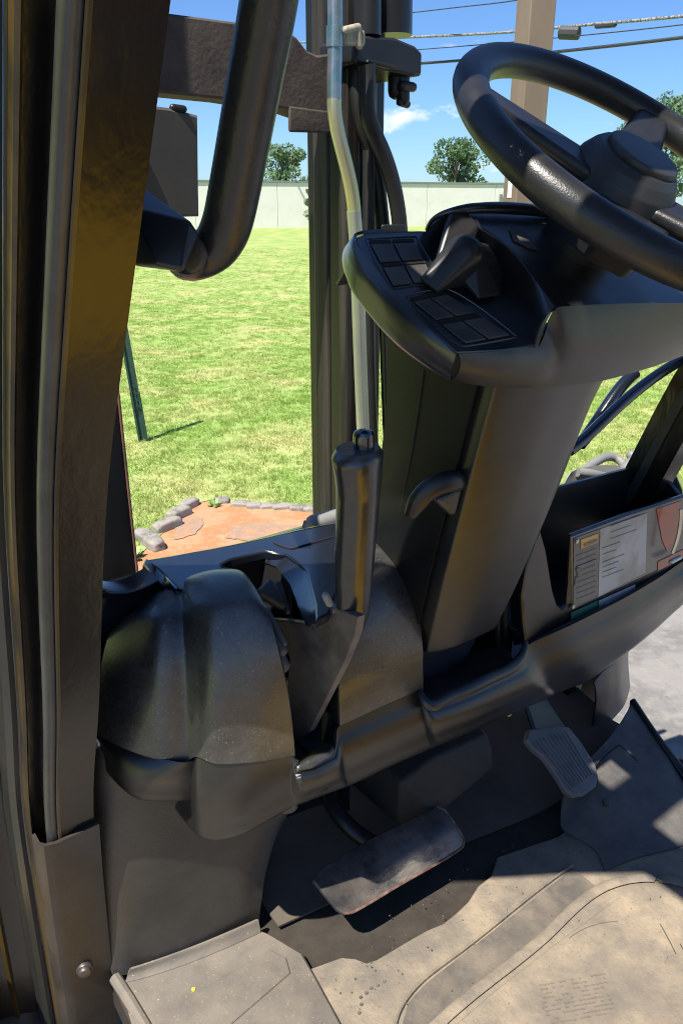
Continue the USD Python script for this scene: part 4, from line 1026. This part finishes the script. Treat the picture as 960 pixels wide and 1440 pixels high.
# cup holder and grey knob behind the pocket
cup = part('cup_holder', sweep([P(806, 668, f=0.86), P(830, 655, f=0.88), P(872, 648, f=0.88), P(880, 658, f=0.86), P(860, 672, f=0.84), P(838, 668, f=0.84), P(812, 664, f=0.85)], 0.009, 50, 12), m_grey)
part('holder_bowl', surf([[P(803, 664, f=0.85), P(835, 655, f=0.86), P(880, 655, f=0.86)], [P(790, 690, f=0.85), P(830, 690, f=0.85), P(885, 690, f=0.85)], [P(780, 715, f=0.86), P(830, 715, f=0.86), P(885, 715, f=0.86)]], 5, 5, 0.003, flip=True), m_grey, cup)
part('grey_knob', cat_(hull([P(898, 652, f=0.82), P(882, 660, f=0.82)], [0.022, 0.016], 16), hull([P(888, 640, f=0.85), P(925, 652, f=0.84)], [0.011, 0.008], 14)), m_grey)

# ---- data plate on the right panel
NPL = (0, -1, 0)
FD = FP - 0.0012
dq = lambda pts, d=0.0: [P(a, b, f=FD - d) for a, b in pts]
dp = part('data_plate', prism(dq([(803, 755), (880, 726), (962, 699), (1010, 680), (1010, 748), (962, 783), (880, 822), (804, 858)]), NPL, 0.003, 0.0005), m_decalbrown)
part('warning_field', prism(dq([(807, 757), (843, 744), (840, 841), (806, 856)], 0.0012), NPL, 0.001, 0.0002), m_decal, dp)
part('amber_banner', prism(dq([(817, 759), (841, 750), (841, 763), (817, 772)], 0.0022), NPL, 0.001, 0.0002), m_decalo, dp)
part('text_field', prism(dq([(844, 744), (910, 721), (907, 805), (841, 840)], 0.0012), NPL, 0.001, 0.0002), m_decalw, dp)
part('green_strip', prism(dq([(803, 862), (840, 845), (841, 863), (803, 879)], 0.0012), NPL, 0.001, 0.0002), m_decalg, dp)
part('white_strip', prism(dq([(842, 845), (893, 822), (893, 836), (842, 861)], 0.0012), NPL, 0.001, 0.0002), m_decalw, dp)
part('orange_mark', prism(dq([(923, 716), (958, 704), (948, 760), (938, 776), (931, 760)], 0.0012), NPL, 0.001, 0.0002), m_platered, dp)
part('orange_mark', prism(dq([(925, 790), (962, 772), (962, 784), (925, 803)], 0.0012), NPL, 0.001, 0.0002), m_platered, dp)
def linetext(pts, width, m, d):
    return sweep([P(a, b, f=FD - d) for a, b in pts], width, 4, 5, kind='p')
ink = []
for k in range(5):
    x0, y0 = 847 + (12 if k < 3 else 0), 744 + 9.0 * k
    x1 = [900, 888, 895, 872, 866][k]
    ink.append(linetext([(x0, y0 - (x0 - 847) * 0.36), ((x0 + x1) / 2, y0 - ((x0 + x1) / 2 - 847) * 0.36), (x1, y0 - (x1 - 847) * 0.36)], 0.00045, m_decalink, 0.0018))
for k in range(4):
    x1 = [878, 870, 866, 876][k]
    ink.append(linetext([(847, 791 + 7 * k), ((847 + x1) / 2, 791 + 7 * k - (x1 - 847) * 0.19), (x1, 791 + 7 * k - (x1 - 847) * 0.38)], 0.0004, m_decalink, 0.0018))
for k in range(3):
    a = 850 + 11 * k
    ink.append(linetext([(a, 850 - (a - 850) * 0.44), (a + 4, 848.3 - (a - 850) * 0.44), (a + 9, 846 - (a - 850) * 0.44)], 0.0013, m_decalink, 0.0022))
tag(stage.GetPrimAtPath(part('printed_lines', cat_(*ink), m_decalink, dp)), kind='stuff')
# the word on the amber banner, too small to read further
tm = meshkit.text_mesh('WARNING', 0.0052, 0.0004, bold=True)
o_, ex_ = P(821, 769.5, f=FD - 0.0034), P(840, 762.3, f=FD - 0.0034)
tv = np.array(tm.vertices); wid = tv[:, 0].max()
ax_ = (ex_ - o_) / wid
part('banner_word', trimesh.Trimesh(o_ + tv[:, :1] * ax_ + tv[:, 1:2] * np.array([0, 0, 1.0]) + tv[:, 2:3] * np.array([0, -1.0, 0]), tm.faces, process=False), m_decalink, dp, smooth=False)
lt = []
for k in range(9):
    lt.append(linetext([(811, 782 + 7.6 * k), (824, 777 + 7.6 * k), (838, 771.5 + 7.6 * k)], 0.00035 if k not in (2,) else 0.0006, m_decallight, 0.0022))
tag(stage.GetPrimAtPath(part('printed_lines', cat_(*lt), m_decallight, dp)), kind='stuff')
part('figure_symbol', cat_(hull([P(812, 800, f=FD - 0.0018), P(814, 810, f=FD - 0.0018)], 0.003, 8), hull([P(810, 812, f=FD - 0.0018), P(809, 822, f=FD - 0.0018)], 0.0018, 8)), m_decallight, dp)
for a, b in ((806.5, 854), (812, 762)):
    part('rivet', disc(P(a, b, f=FD - 0.004), NPL, 0.0035, 0.003, 14), m_chrome, dp)
part('clip_wire', sweep([P(957, 716, f=0.585), P(950, 765, f=0.583), P(945, 778, f=0.585)], 0.003, 12, 8), m_chrome, dp)
part('clip_wire', hull([P(943, 790, f=0.588), P(955, 784, f=0.588)], 0.004), m_chrome, dp)

# ---- right lower cowl support and side
part('end_support', surf([[P(835, 960, f=0.70), P(850, 945, f=0.70), P(866, 930, f=0.71), P(884, 905, f=0.76)], [P(838, 990, f=0.69), P(852, 985, f=0.69), P(868, 972, f=0.70), P(884, 945, f=0.76)], [P(832, 1030, f=0.70), P(850, 1022, f=0.70), P(872, 1000, f=0.71), P(886, 965, f=0.77)]], 6, 6, 0.004, flip=True), m_kick)

part('firewall', prism([P(a, b, f=0.80) for a, b in [(740, 960), (800, 920), (850, 900), (874, 890), (880, 930), (876, 965), (852, 1015), (760, 1060)]], (0, -1, 0), 0.01, 0.001), m_under)
# ---- control rods to the right of the column
part('control_rod', sweep([P(800, 634, f=0.665), P(832, 607, f=0.66), P(860, 580, f=0.655), P(900, 545, f=0.65), P(960, 505, f=0.64)], 0.0085, 20, 14), m_top)
part('control_rod', sweep([P(815, 625, f=0.70), P(842, 588, f=0.70), P(868, 550, f=0.70), P(892, 525, f=0.70)], 0.010, 16, 14), m_top)

# ---- control pod under the wheel
NW = np.array([0, -0.588, 0.809])
PW = np.array([0.70, 0.52, 0.86])
PH = np.array([0.70, 0.51, 0.893])
wp = lambda a, b, o=0.0: PN(a, b, PW + NW * o, NW)
hpz = lambda a, b, o=0.0: PN(a, b, PH + NW * o, NW)
rim_px = [(502, 331), (512, 328), (560, 325), (598, 325), (650, 338), (700, 362), (730, 390), (757, 440), (768, 486), (752, 489), (700, 494), (643, 497), (600, 461), (570, 430), (545, 402), (524, 375), (508, 350)]
pod = part('control_pod', prism([wp(*q) for q in rim_px], NW, 0.006, 0.002), m_pod)
# flank round the left and front
fl_top = [(540, 326), (515, 328), (502, 331), (506, 349), (523, 375), (545, 402), (570, 430), (600, 461), (642, 497)]
fl_bot = [(540, 330), (510, 334), (488, 350), (488, 378), (505, 415), (530, 447), (556, 475), (590, 503), (634, 531)]
fo = []
for k in range(5):
    s = k / 4
    fo.append([wp(a[0] + (b[0] - a[0]) * s, a[1] + (b[1] - a[1]) * s, -0.001 - 0.030 * s ** 1.3) for a, b in zip(fl_top, fl_bot)])
fo.append([q + np.array([0.02, 0.02, -0.004]) for q in fo[-1]])
part('pod_flank', surf(fo, 5, 6, 0.003, flip=False), m_pod, pod)
part('pod_trim_line', sweep([wp(a + (b - a) * 0.6 - 0.5, c + (d - c) * 0.6, -0.016) for (a, c), (b, d) in zip(fl_top[2:], fl_bot[2:])], 0.0011, 50, 6), m_top, pod)
ff_top = [wp(642, 497), wp(700, 494), wp(752, 489), wp(766, 461, 0.013), hpz(783, 431), hpz(840, 428), hpz(900, 426), hpz(960, 425), hpz(1030, 424)]
ff_bot = [wp(634, 531, -0.031), wp(700, 541, -0.033), wp(750, 542, -0.034), wp(775, 541, -0.034), wp(800, 539, -0.034), wp(845, 533, -0.034), wp(900, 518, -0.032), wp(960, 497, -0.03), wp(1030, 470, -0.028)]
ffr = []
for k in range(6):
    s = k / 5
    ffr.append([a + (b - a) * s + np.array([0, -0.006 * math.sin(math.pi * s), 0]) for a, b in zip(ff_top, ff_bot)])
part('pod_front', surf(ffr, 5, 6, 0.003), m_column, pod)
part('pod_seam', sweep([a * 0.30 + b * 0.70 + np.array([0, -0.0055, 0]) for a, b in zip(ff_top, ff_bot)], 0.0012, 60, 6), m_dark, pod)
hr = [[wp(598, 325), wp(640, 344), wp(672, 364), wp(700, 386), wp(730, 440), wp(752, 489)],
      [hpz(631, 296), hpz(672, 318), hpz(702, 338), hpz(728, 362), hpz(757, 400), hpz(783, 431)],
      [hpz(700, 292), hpz(740, 312), hpz(772, 334), hpz(800, 358), hpz(825, 395), hpz(845, 428)],
      [hpz(789, 299), hpz(830, 315), hpz(860, 335), hpz(885, 360), hpz(905, 395), hpz(925, 426)],
      [hpz(960, 315), hpz(985, 330), hpz(1000, 350), hpz(1015, 375), hpz(1025, 400), hpz(1035, 424)]]
part('pod_hump', surf(hr, 8, 6, 0.003, flip=False), m_pod, pod)
part('pod_back', surf([[wp(512, 328), wp(560, 325), wp(598, 325), hpz(631, 296), hpz(700, 292), hpz(789, 299), hpz(960, 315)], [q - NW * 0.06 + np.array([0, 0.01, 0]) for q in [wp(512, 328), wp(560, 325), wp(598, 325), hpz(631, 296), hpz(700, 292), hpz(789, 299), hpz(960, 315)]]], 4, 5, 0.003), m_pod, pod)
part('pod_brow', sweep([wp(600, 322, 0.002), hpz(632, 297, 0.0), hpz(660, 293, 0.006), hpz(710, 292, 0.008), hpz(760, 296, 0.007), hpz(800, 301, 0.002), hpz(850, 306, 0.0)], [0.002, 0.003, 0.005, 0.006, 0.006, 0.004, 0.002], 50, 14), m_pod, pod)
under = [fo[-2][i] for i in range(1, 9)] + ff_bot[1:] + [hpz(1035, 330, -0.05)] + [wp(600, 330, -0.05)]
# switch blanks on the wing
def cell(px, lift, m, name='switch_blank', d=0.006):
    part(name, prism([wp(a, b, lift) for a, b in px], NW, d, 0.001, rnd=0.0008), m, pod)
def bank(a, b, c, d, rows_):
    """Blanks between the corners a (back outer), b (back inner), c (front inner), d (front outer)."""
    a, b, c, d = map(np.array, (a, b, c, d))
    for k in range(rows_):
        s0, s1 = k / rows_ + 0.16 / rows_, (k + 1) / rows_ - 0.03
        for j in range(2):
            q0, q1 = j / 2 + 0.025, (j + 1) / 2 - 0.025
            mix_ = lambda s, q: (a * (1 - q) + b * q) * (1 - s) + (d * (1 - q) + c * q) * s
            cell([mix_(s0, q0), mix_(s0, q1), mix_(s1, q1), mix_(s1, q0)], 0.0016, m_switch, d=0.0014)
            cell([mix_(k / rows_ + 0.01, q0), mix_(k / rows_ + 0.01, q1), mix_(s0 - 0.004, q1), mix_(s0 - 0.004, q0)], 0.0008, m_dark, 'switch_gap', 0.0008)
bank((517, 337), (582, 335), (612, 395), (553, 403), 2)
bank((574, 418), (622, 408), (722, 472), (655, 484), 2)
for q in ([(514, 335), (584, 332), (616, 396), (552, 406)], [(571, 416), (624, 406), (726, 473), (654, 487)]):
    part('bank_frame', sweep([wp(*p, 0.0002) for p in q + q[:1]], 0.0008, 60, 6, kind='p'), m_pod, pod)
# key cover: a soft dome over a square housing
kc = part('key_cover', hull([wp(651, 358, 0.024), wp(634, 368, 0.016), wp(596, 392, 0.003), wp(614, 406, 0.003), wp(650, 396, 0.004), wp(676, 366, 0.010)], [0.0185, 0.011, 0.003, 0.003, 0.004, 0.010], 26), m_knob, pod)
part('key_housing', hull([wp(662, 350, 0.026), wp(655, 392, 0.008), wp(672, 416, 0.004), wp(698, 412, 0.006), wp(700, 384, 0.010), wp(684, 352, 0.022)], [0.008, 0.005, 0.003, 0.003, 0.004, 0.006], 14), m_black, pod)
part('key_hood', hull([wp(616, 372, 0.004), hpz(636, 308, -0.004), hpz(652, 306, -0.004), hpz(664, 322, -0.004), wp(650, 360, 0.01)], [0.004, 0.006, 0.006, 0.006, 0.006], 14), m_knob, pod)
part('pod_sticker', prism([hpz(a, b, 0.0016) for a, b in [(716, 322), (724, 320), (742, 330), (757, 350), (744, 348), (722, 337)]], NW, 0.001, 0.0002), m_switch, pod)  # pale patch laid on the hump as a painted spot of sunlight

# ---- steering wheel
C0 = np.array([0.716, 0.481, 0.984]); TL = 0.618; YW = 0.045; RW = 0.176
ew = np.array([math.cos(YW), math.sin(YW), 0]); ef = np.array([-math.sin(YW) * math.cos(TL), math.cos(YW) * math.cos(TL), math.sin(TL)])
nw = np.cross(ew, ef)
wpt = lambda a, rad, hgt=0.0: C0 + rad * (math.cos(a) * ew + math.sin(a) * ef) + nw * hgt
V, F = [], []
NA, NS = 120, 20
for i in range(NA):
    a = 2 * math.pi * i / NA
    o = wpt(a, RW); rad = math.cos(a) * ew + math.sin(a) * ef
    fat = 0.0168 + 0.0012 * max(0, math.cos(a - math.radians(212))) ** 8
    for j in range(NS):
        b = 2 * math.pi * j / NS
        V.append(o + fat * (math.cos(b) * rad + math.sin(b) * 0.95 * nw))
for i in range(NA):
    for j in range(NS):
        k, l = (i + 1) % NA, (j + 1) % NS
        F += [[i * NS + j, k * NS + j, k * NS + l], [i * NS + j, k * NS + l, i * NS + l]]
sw = part('steering_wheel', trimesh.Trimesh(V, F, process=False), m_rim)
for deg, w0, hgt in ((147, 0.017, 0.010), (218, 0.030, 0.020), (32, 0.016, 0.012), (285, 0.016, 0.012)):
    a = math.radians(deg)
    ta = -math.sin(a) * ew + math.cos(a) * ef
    if deg == 218:
        pts_ = [wpt(a, 0.168, -0.004) + ta * 0.014, wpt(a, 0.168, -0.004) - ta * 0.014, wpt(a, 0.055, -0.026) + ta * 0.050, wpt(a, 0.055, -0.026) - ta * 0.034, wpt(a, 0.05, -0.066) + ta * 0.045, wpt(a, 0.05, -0.066) - ta * 0.024, wpt(a, 0.140, -0.036) - ta * 0.012, wpt(a, 0.140, -0.036) + ta * 0.018]
        part('spoke', hull(pts_, 0.007, 12), m_rim, sw)
    else:
        part('spoke', hull([wpt(a, 0.168) + ta * 0.012, wpt(a, 0.168) - ta * 0.012, wpt(a, 0.05, -0.018) + ta * 0.020, wpt(a, 0.05, -0.018) - ta * 0.020, wpt(a, 0.05, -0.030)], 0.008, 12), m_rim, sw)
hb = part('hub', sweep([wpt(0, 0, 0.0085), wpt(0, 0, 0.008), wpt(0, 0, 0.002), wpt(0, 0, -0.009), wpt(0, 0, -0.024), wpt(0, 0, -0.040), wpt(0, 0, -0.041)], [0.026, 0.0405, 0.0465, 0.053, 0.0575, 0.059, 0.044], 40, 48, kind='p'), m_cap, sw)
part('horn_cap', disc(wpt(0, 0, 0.0135) + ew * 0.004, nw, 0.0375, 0.007, 56, 0.12), m_cap, sw)
part('wheel_boot', sweep([wpt(0, 0, -0.025), wpt(0, 0, -0.05), wpt(0, 0, -0.075), wpt(0, 0, -0.098)], [0.044, 0.043, 0.041, 0.040], 14, 36), m_black, sw)

# ---- kick panel at the left
kp = [
    [P(160, 1369, u=0.004), P(185, 1368, u=0.004), P(225, 1360, u=0.004), P(280, 1338, u=0.004), P(335, 1310, u=0.004), P(362, 1296, u=0.004)],
    [P(147, 1320, f=0.775), P(175, 1325, f=0.762), P(218, 1312, f=0.748), P(276, 1290, f=0.735), P(340, 1262, f=0.722), P(369, 1238, f=0.722)],
    [P(136, 1240, f=0.772), P(165, 1245, f=0.757), P(212, 1240, f=0.742), P(272, 1222, f=0.728), P(360, 1190, f=0.712), P(384, 1178, f=0.714)],
    [P(131, 1140, f=0.768), P(158, 1140, f=0.752), P(206, 1140, f=0.735), P(270, 1140, f=0.720), P(385, 1130, f=0.700), P(408, 1130, f=0.706)],
    [P(132, 1050, f=0.765), P(158, 1050, f=0.750), P(206, 1050, f=0.735), P(270, 1070, f=0.715), P(400, 1085, f=0.700), P(432, 1085, f=0.700)],
]
part('kick_panel', surf(kp, 6, 6, 0.004, flip=True), m_kick)
kr = [q[-1] for q in kp]
part('kick_panel_return', surf([kr, [q + np.array([0.02, 0.20, 0]) for q in kr]], 3, 5, 0.004, flip=True), m_under)

# ---- floor
def fp(a, b, u=0.0):
    return P(a, b, u=u)
floor_r0, floor_r1 = 0.40, 1.20
part('floor_pan', prism([(0.17, -0.05, -0.012), (1.22, -0.05, -0.012), (1.22, 0.98, -0.012), (0.21, 0.98, -0.012)], (0, 0, 1), 0.05, 0.002), m_pan)
# mat outline in truck space, front edge cut along a cast shadow's outline
mo = [P(440, 1372, u=0)[:2], P(480, 1440, u=0)[:2], P(520, 1530, u=0)[:2], (0.40, 0.30), (0.40, 0.225), (1.19, 0.225), (1.17, 0.40), (1.06, 0.52), (1.02, 0.57), (0.87, 0.570), (0.76, 0.60)] + [P(a, b, u=0)[:2] for a, b in [(690, 1232), (672, 1246), (658, 1268), (640, 1285), (622, 1299), (600, 1308), (565, 1328), (530, 1349), (515, 1354), (500, 1348), (480, 1346), (436, 1362)]]
part('floor_mat', prism([(*q[:2], 0.0) for q in mo], (0, 0, 1), 0.010, 0.002), m_mat)
def flat(pts, u, th, m, name, parent=None, rnd=0.0):
    return part(name, prism([P(a, b, u=u) for a, b in pts], (0, 0, 1), th, min(0.002, th * 0.4), rnd=rnd), m, parent)
# tread field raised a little, with ribs around it
rib = [P(555, 1452, u=0.002), P(560, 1428, u=0.002), P(580, 1395, u=0.002), P(640, 1345, u=0.002), P(700, 1298, u=0.002), P(760, 1250, u=0.002), P(806, 1217, u=0.002)]
part('mat_rib', sweep(rib, 0.0035, 40, 8, flat=0.6), m_mat)
flat([(566, 1440), (574, 1410), (600, 1382), (806, 1221), (838, 1247), (612, 1438), (590, 1480)], 0.0022, 0.002, m_matdark, 'mat_border')
rib2 = [P(604, 1452, u=0.004), P(640, 1418, u=0.004), P(700, 1370, u=0.004), P(770, 1313, u=0.004), P(850, 1247, u=0.004), P(900, 1235, u=0.004), P(980, 1250, u=0.004)]
part('mat_rib', sweep(rib2, 0.0075, 50, 10, flat=0.30, ref=[1, -1, 0]), m_mat)
field = [(636, 1445), (690, 1398), (780, 1328), (870, 1262), (960, 1275), (1060, 1300), (1060, 1600), (640, 1600)]
flat(field, 0.003, 0.003, m_mat, 'tread_field', rnd=0.003)
r_ = np.random.default_rng(3)
studs = []
for a in np.arange(760, 850, 5.5):
    for b in np.arange(1385, 1440, 6.0):
        s = 3.2
        if r_.uniform() < 0.6:
            q = P(a + (b - 1385) * 0.25, b - (a - 760) * 0.18, u=0.0040)
            studs.append(trimesh.creation.box((0.0036, 0.0030, 0.0010), trimesh.transformations.translation_matrix(q)))
part('tread_studs', cat_(*studs), m_mat)
tag(stage.GetPrimAtPath(T + '/tread_studs'), kind='stuff')
for k, (a, b) in enumerate(((507, 1402), (515, 1396), (522, 1389), (531, 1385), (540, 1380), (508, 1412), (505, 1424))):
    part('mat_pip', disc(P(a, b, u=0.0022), (0, 0, 1), 0.0022, 0.004, 8), m_matdark)

grit = []
for k in range(240):
    g_ = np.array([r_.uniform(0.42, 1.02), r_.uniform(0.20, 0.62), 0.0042 if r_.uniform() < 0.5 else 0.0012])
    if k % 3 == 0:
        g_[1] = 0.52 + 0.10 * r_.uniform()
    m_ = trimesh.creation.icosphere(0, r_.uniform(0.0005, 0.0014))
    m_.vertices = m_.vertices * r_.uniform(0.6, 1.3, 3) + g_
    grit.append(m_)
tag(stage.GetPrimAtPath(part('mat_grit', cat_(*grit), m_matdark, smooth=False)), kind='stuff')
# scuffed score marks on the mat
for k, q in enumerate((((928, 1300), (940, 1322), (950, 1342)), ((956, 1328), (962, 1340), (966, 1352)), ((800, 1320), (840, 1300), (868, 1296)))):
    part('score_mark', sweep([P(a, b, u=0.0034) for a, b in q], 0.0009, 12, 5, flat=0.5), m_dark if k < 2 else m_matdark)

# left step plate with its raised back lip
spx = [(168, 1378), (200, 1372), (260, 1350), (330, 1318), (362, 1306), (378, 1312), (425, 1340), (445, 1375), (480, 1440), (520, 1540), (230, 1600)]
spl = part('step_plate', prism([P(a, b, u=0.006) for a, b in spx], (0, 0, 1), 0.012, 0.003), m_step)
lip = [[P(176, 1382, u=0.007), P(260, 1357, u=0.007), P(366, 1312, u=0.007)], [P(180, 1371, u=0.014), P(258, 1347, u=0.014), P(365, 1303, u=0.016)], [P(184, 1364, u=0.022), P(258, 1338, u=0.022), P(363, 1294, u=0.026)], [P(184, 1361, u=0.022), P(258, 1336, u=0.022), P(360, 1293, u=0.024)]]
part('raised_lip', surf(lip, 4, 6, 0.003), m_step, spl)
part('inset_panel', prism([P(a, b, u=0.0085) for a, b in [(246, 1425), (260, 1405), (380, 1336), (402, 1347), (408, 1368), (325, 1440), (250, 1480)]], (0, 0, 1), 0.004, 0.001, rnd=0.002), m_step, spl)
part('edge_rail', sweep([P(162, 1376, u=0.004), P(185, 1412, u=0.004), P(205, 1446, u=0.004), P(235, 1500, u=0.004)], 0.008, 16, 10), m_step, spl)
part('paint_fleck', disc(P(272, 1391, u=0.0078), (0, 0, 1), 0.0026, 0.002, 10), m_yellowdot, spl)

# toe board, firewall, black box below the dash
part('toe_board', surf([[(0.42, 0.70, 0.0), (0.7, 0.66, 0.0), (0.95, 0.62, 0.0), (1.18, 0.62, 0.0)], [(0.42, 0.78, 0.02), (0.7, 0.76, 0.02), (0.95, 0.74, 0.02), (1.18, 0.72, 0.03)], [(0.42, 0.90, 0.12), (0.7, 0.90, 0.12), (0.95, 0.90, 0.12), (1.18, 0.90, 0.12)], [(0.42, 0.93, 0.45), (0.7, 0.93, 0.45), (0.95, 0.93, 0.45), (1.18, 0.93, 0.45)]], 5, 5, 0.004, flip=False), m_under)
bxp = [P(562, 1150, f=0.70), P(566, 1100, f=0.70), P(602, 1072, f=0.70), P(676, 1036, f=0.70), P(682, 1052, f=0.69), P(606, 1140, f=0.68), P(684, 1075, f=0.68)]
part('fuse_box', hull(bxp + [q + np.array([0, 0.12, 0]) for q in bxp[:4]], 0.010, 12), m_fuse)
part('brake_stalk', sweep([P(463, 1115, f=0.80), P(475, 1145, f=0.76), P(505, 1175, f=0.72), P(530, 1190, f=0.69)], 0.013, 16, 12), m_black)
part('floor_rail', hull([P(455, 1125, f=0.88), P(475, 1115, f=0.88), P(470, 1220, f=0.86), P(452, 1215, f=0.86)], 0.006), m_dark)
part('cowl_grommet', cat_(disc(P(455, 1110, f=0.598), (0.2, -0.6, -0.75), 0.016, 0.01, 24)), m_black)
part('cowl_cap', cat_(disc(P(403, 1138, f=0.62), (-0.5, -0.8, -0.3), 0.014, 0.02, 20)), m_kick)

# brake pedal
bpx = [(440, 1238), (447, 1224), (520, 1180), (614, 1135), (628, 1142), (652, 1180), (650, 1192), (636, 1202), (497, 1283), (484, 1285), (474, 1279)]
bu = lambda a, b: PN(a, b, np.array([0.58, 0.64, 0.075]), np.array([0.0, -0.42, 0.9]))
bn = np.array([0.0, -0.42, 0.9])
bpm = part('brake_pedal', prism([bu(*q) for q in bpx], bn, 0.008, 0.001, rnd=0.002), m_brake)
part('pedal_edge', sweep([bu(614, 1135), bu(628, 1143), bu(640, 1160), bu(651, 1180), bu(650, 1191), bu(637, 1201), bu(560, 1246), bu(497, 1283), bu(484, 1285)], 0.0018, 80, 8, kind='p'), m_redge, bpm)

# accelerator pedal
an = np.array([-0.05, -0.55, 0.83]); ap0 = np.array([0.90, 0.62, 0.105])
au = lambda a, b, o=0.0: PN(a, b, ap0 + an / np.linalg.norm(an) * o, an)
apx = [(739, 1040), (743, 1026), (760, 1023), (782, 1020), (800, 1022), (818, 1044), (838, 1075), (842, 1092), (838, 1106), (824, 1117), (806, 1120), (795, 1112), (782, 1090), (765, 1066), (748, 1052)]
apm = part('accelerator_pedal', prism([au(*q) for q in apx], an, 0.014, 0.003, rnd=0.002), m_pedal)
for k in range(9):
    s = (k + 0.8) / 9.6
    a0 = np.array([748, 1044]) * (1 - s) + np.array([800, 1114]) * s
    a1 = np.array([800, 1026]) * (1 - s) + np.array([838, 1094]) * s
    # ribs run along the pedal
for k in range(10):
    s = (k + 0.7) / 10.4
    b0_ = np.array([745, 1043]) * (1 - s) + np.array([799, 1027]) * s
    b1_ = np.array([801, 1111]) * (1 - s) + np.array([835, 1088]) * s
    part('tread_rib', sweep([au(*b0_, 0.0005), au(*((b0_ + b1_) / 2), 0.0005), au(*b1_, 0.0005)], 0.0016, 6, 6), m_pedal, apm)
part('pedal_arm', hull([P(735, 978, f=0.74), P(760, 978, f=0.74), P(790, 1024, f=0.70), P(752, 1030, f=0.70)], 0.006, 10), m_black, apm)
part('pedal_pin', hull([P(795, 1120, f=0.64), P(790, 1124, f=0.65)], 0.006), m_plate, apm)
part('pedal_stop', hull([P(750, 1075, f=0.72), P(755, 1140, f=0.70), P(765, 1150, f=0.70), P(748, 1145, f=0.70)], 0.006), m_dark)
part('paint_fleck', hull([P(715, 1006, f=0.72), P(717, 1004, f=0.72)], 0.0032, 8), m_yellowdot)
part('valve_block', hull([P(722, 1085, f=0.78), P(745, 1070, f=0.78), P(748, 1135, f=0.74), P(722, 1150, f=0.74), P(715, 1100, f=0.82)], 0.006), m_black)

# right side step, sloping towards the outer edge
rs = [
    [P(800, 1095, u=0.06), P(850, 1045, u=0.075), P(880, 1005, u=0.085), P(888, 985, u=0.085)],
    [P(792, 1168, u=0.004), P(850, 1105, u=0.050), P(905, 1050, u=0.06), P(925, 1040, u=0.055)],
    [P(830, 1190, u=0.003), P(880, 1150, u=0.025), P(940, 1105, u=0.03), P(965, 1092, u=0.02)],
    [P(850, 1225, u=0.003), P(900, 1205, u=0.004), P(970, 1185, u=0.004), P(1010, 1160, u=0.002)],
]
part('right_step', surf(rs, 6, 6, 0.006, flip=True), m_rstep)
part('step_groove', sweep([P(838, 1078, u=0.0705), P(870, 1048, u=0.0745), P(895, 1070, u=0.062)], 0.0012, 12, 6, kind='p'), m_dark)
part('step_edge', sweep([P(889, 985, u=0.088), P(904, 1008, u=0.075), P(926, 1040, u=0.058), P(966, 1092, u=0.024), P(1010, 1160, u=0.006)], 0.006, 30, 10), m_black)
part('side_sill', surf([[P(889, 985, u=0.086), P(926, 1040, u=0.055), P(1010, 1160, u=0.004)], [P(889, 985, u=0.086) + [0.01, 0, -0.4], P(926, 1040, u=0.055) + [0.01, 0, -0.4], P(1010, 1160, u=0.004) + [0.01, 0, -0.4]]], 2, 5, 0.004), m_black)
part('step_bolt', disc(P(853, 1127, u=0.045), (0, -0.2, 1), 0.006, 0.006, 12), m_bolt)

# ---- body behind the cab floor: hood, seat, counterweight (outside the picture; hood lowered, seat and belt placed for reflections in the plastics)
part('engine_hood', rbox((0.22, -0.75, -0.04), (1.12, 0.215, 0.11), 0.03, 12), m_yellow)
part('counterweight', rbox((0.16, -1.45, -0.38), (1.14, -0.76, 0.40), 0.10, 14), m_yellow)
part('side_frame', rbox((0.145, -0.75, -0.42), (0.235, 0.70, -0.06), 0.02, 10), m_yellow)
part('side_frame', rbox((1.06, -0.75, -0.42), (1.20, 0.60, -0.06), 0.02, 10), m_yellow)
st_ = part('seat', rbox((0.42, -0.70, 0.115), (0.92, -0.08, 0.40), 0.05, 14), m_vinyl)
part('seat_back', hull([(0.47, -0.66, 0.44), (0.87, -0.66, 0.44), (0.49, -0.74, 0.90), (0.85, -0.74, 0.90)], 0.05, 14), m_vinyl, st_)
part('seat_belt', sweep([(0.42, -0.55, 0.38), (0.5, -0.45, 0.425), (0.67, -0.35, 0.425), (0.85, -0.45, 0.425), (0.93, -0.55, 0.38)], 0.025, 30, 10, flat=0.12, ref=[0, 1, 0.1]), m_redbelt, st_)
for rr0 in (0.30, 1.0):
    w_ = part('wheel', sweep([(rr0 - 0.09, -1.0, -0.38), (rr0 - 0.085, -1.0, -0.38), (rr0, -1.0, -0.38), (rr0 + 0.085, -1.0, -0.38), (rr0 + 0.09, -1.0, -0.38)], [0.17, 0.21, 0.22, 0.21, 0.17], 24, 32, kind='p'), m_rubber)
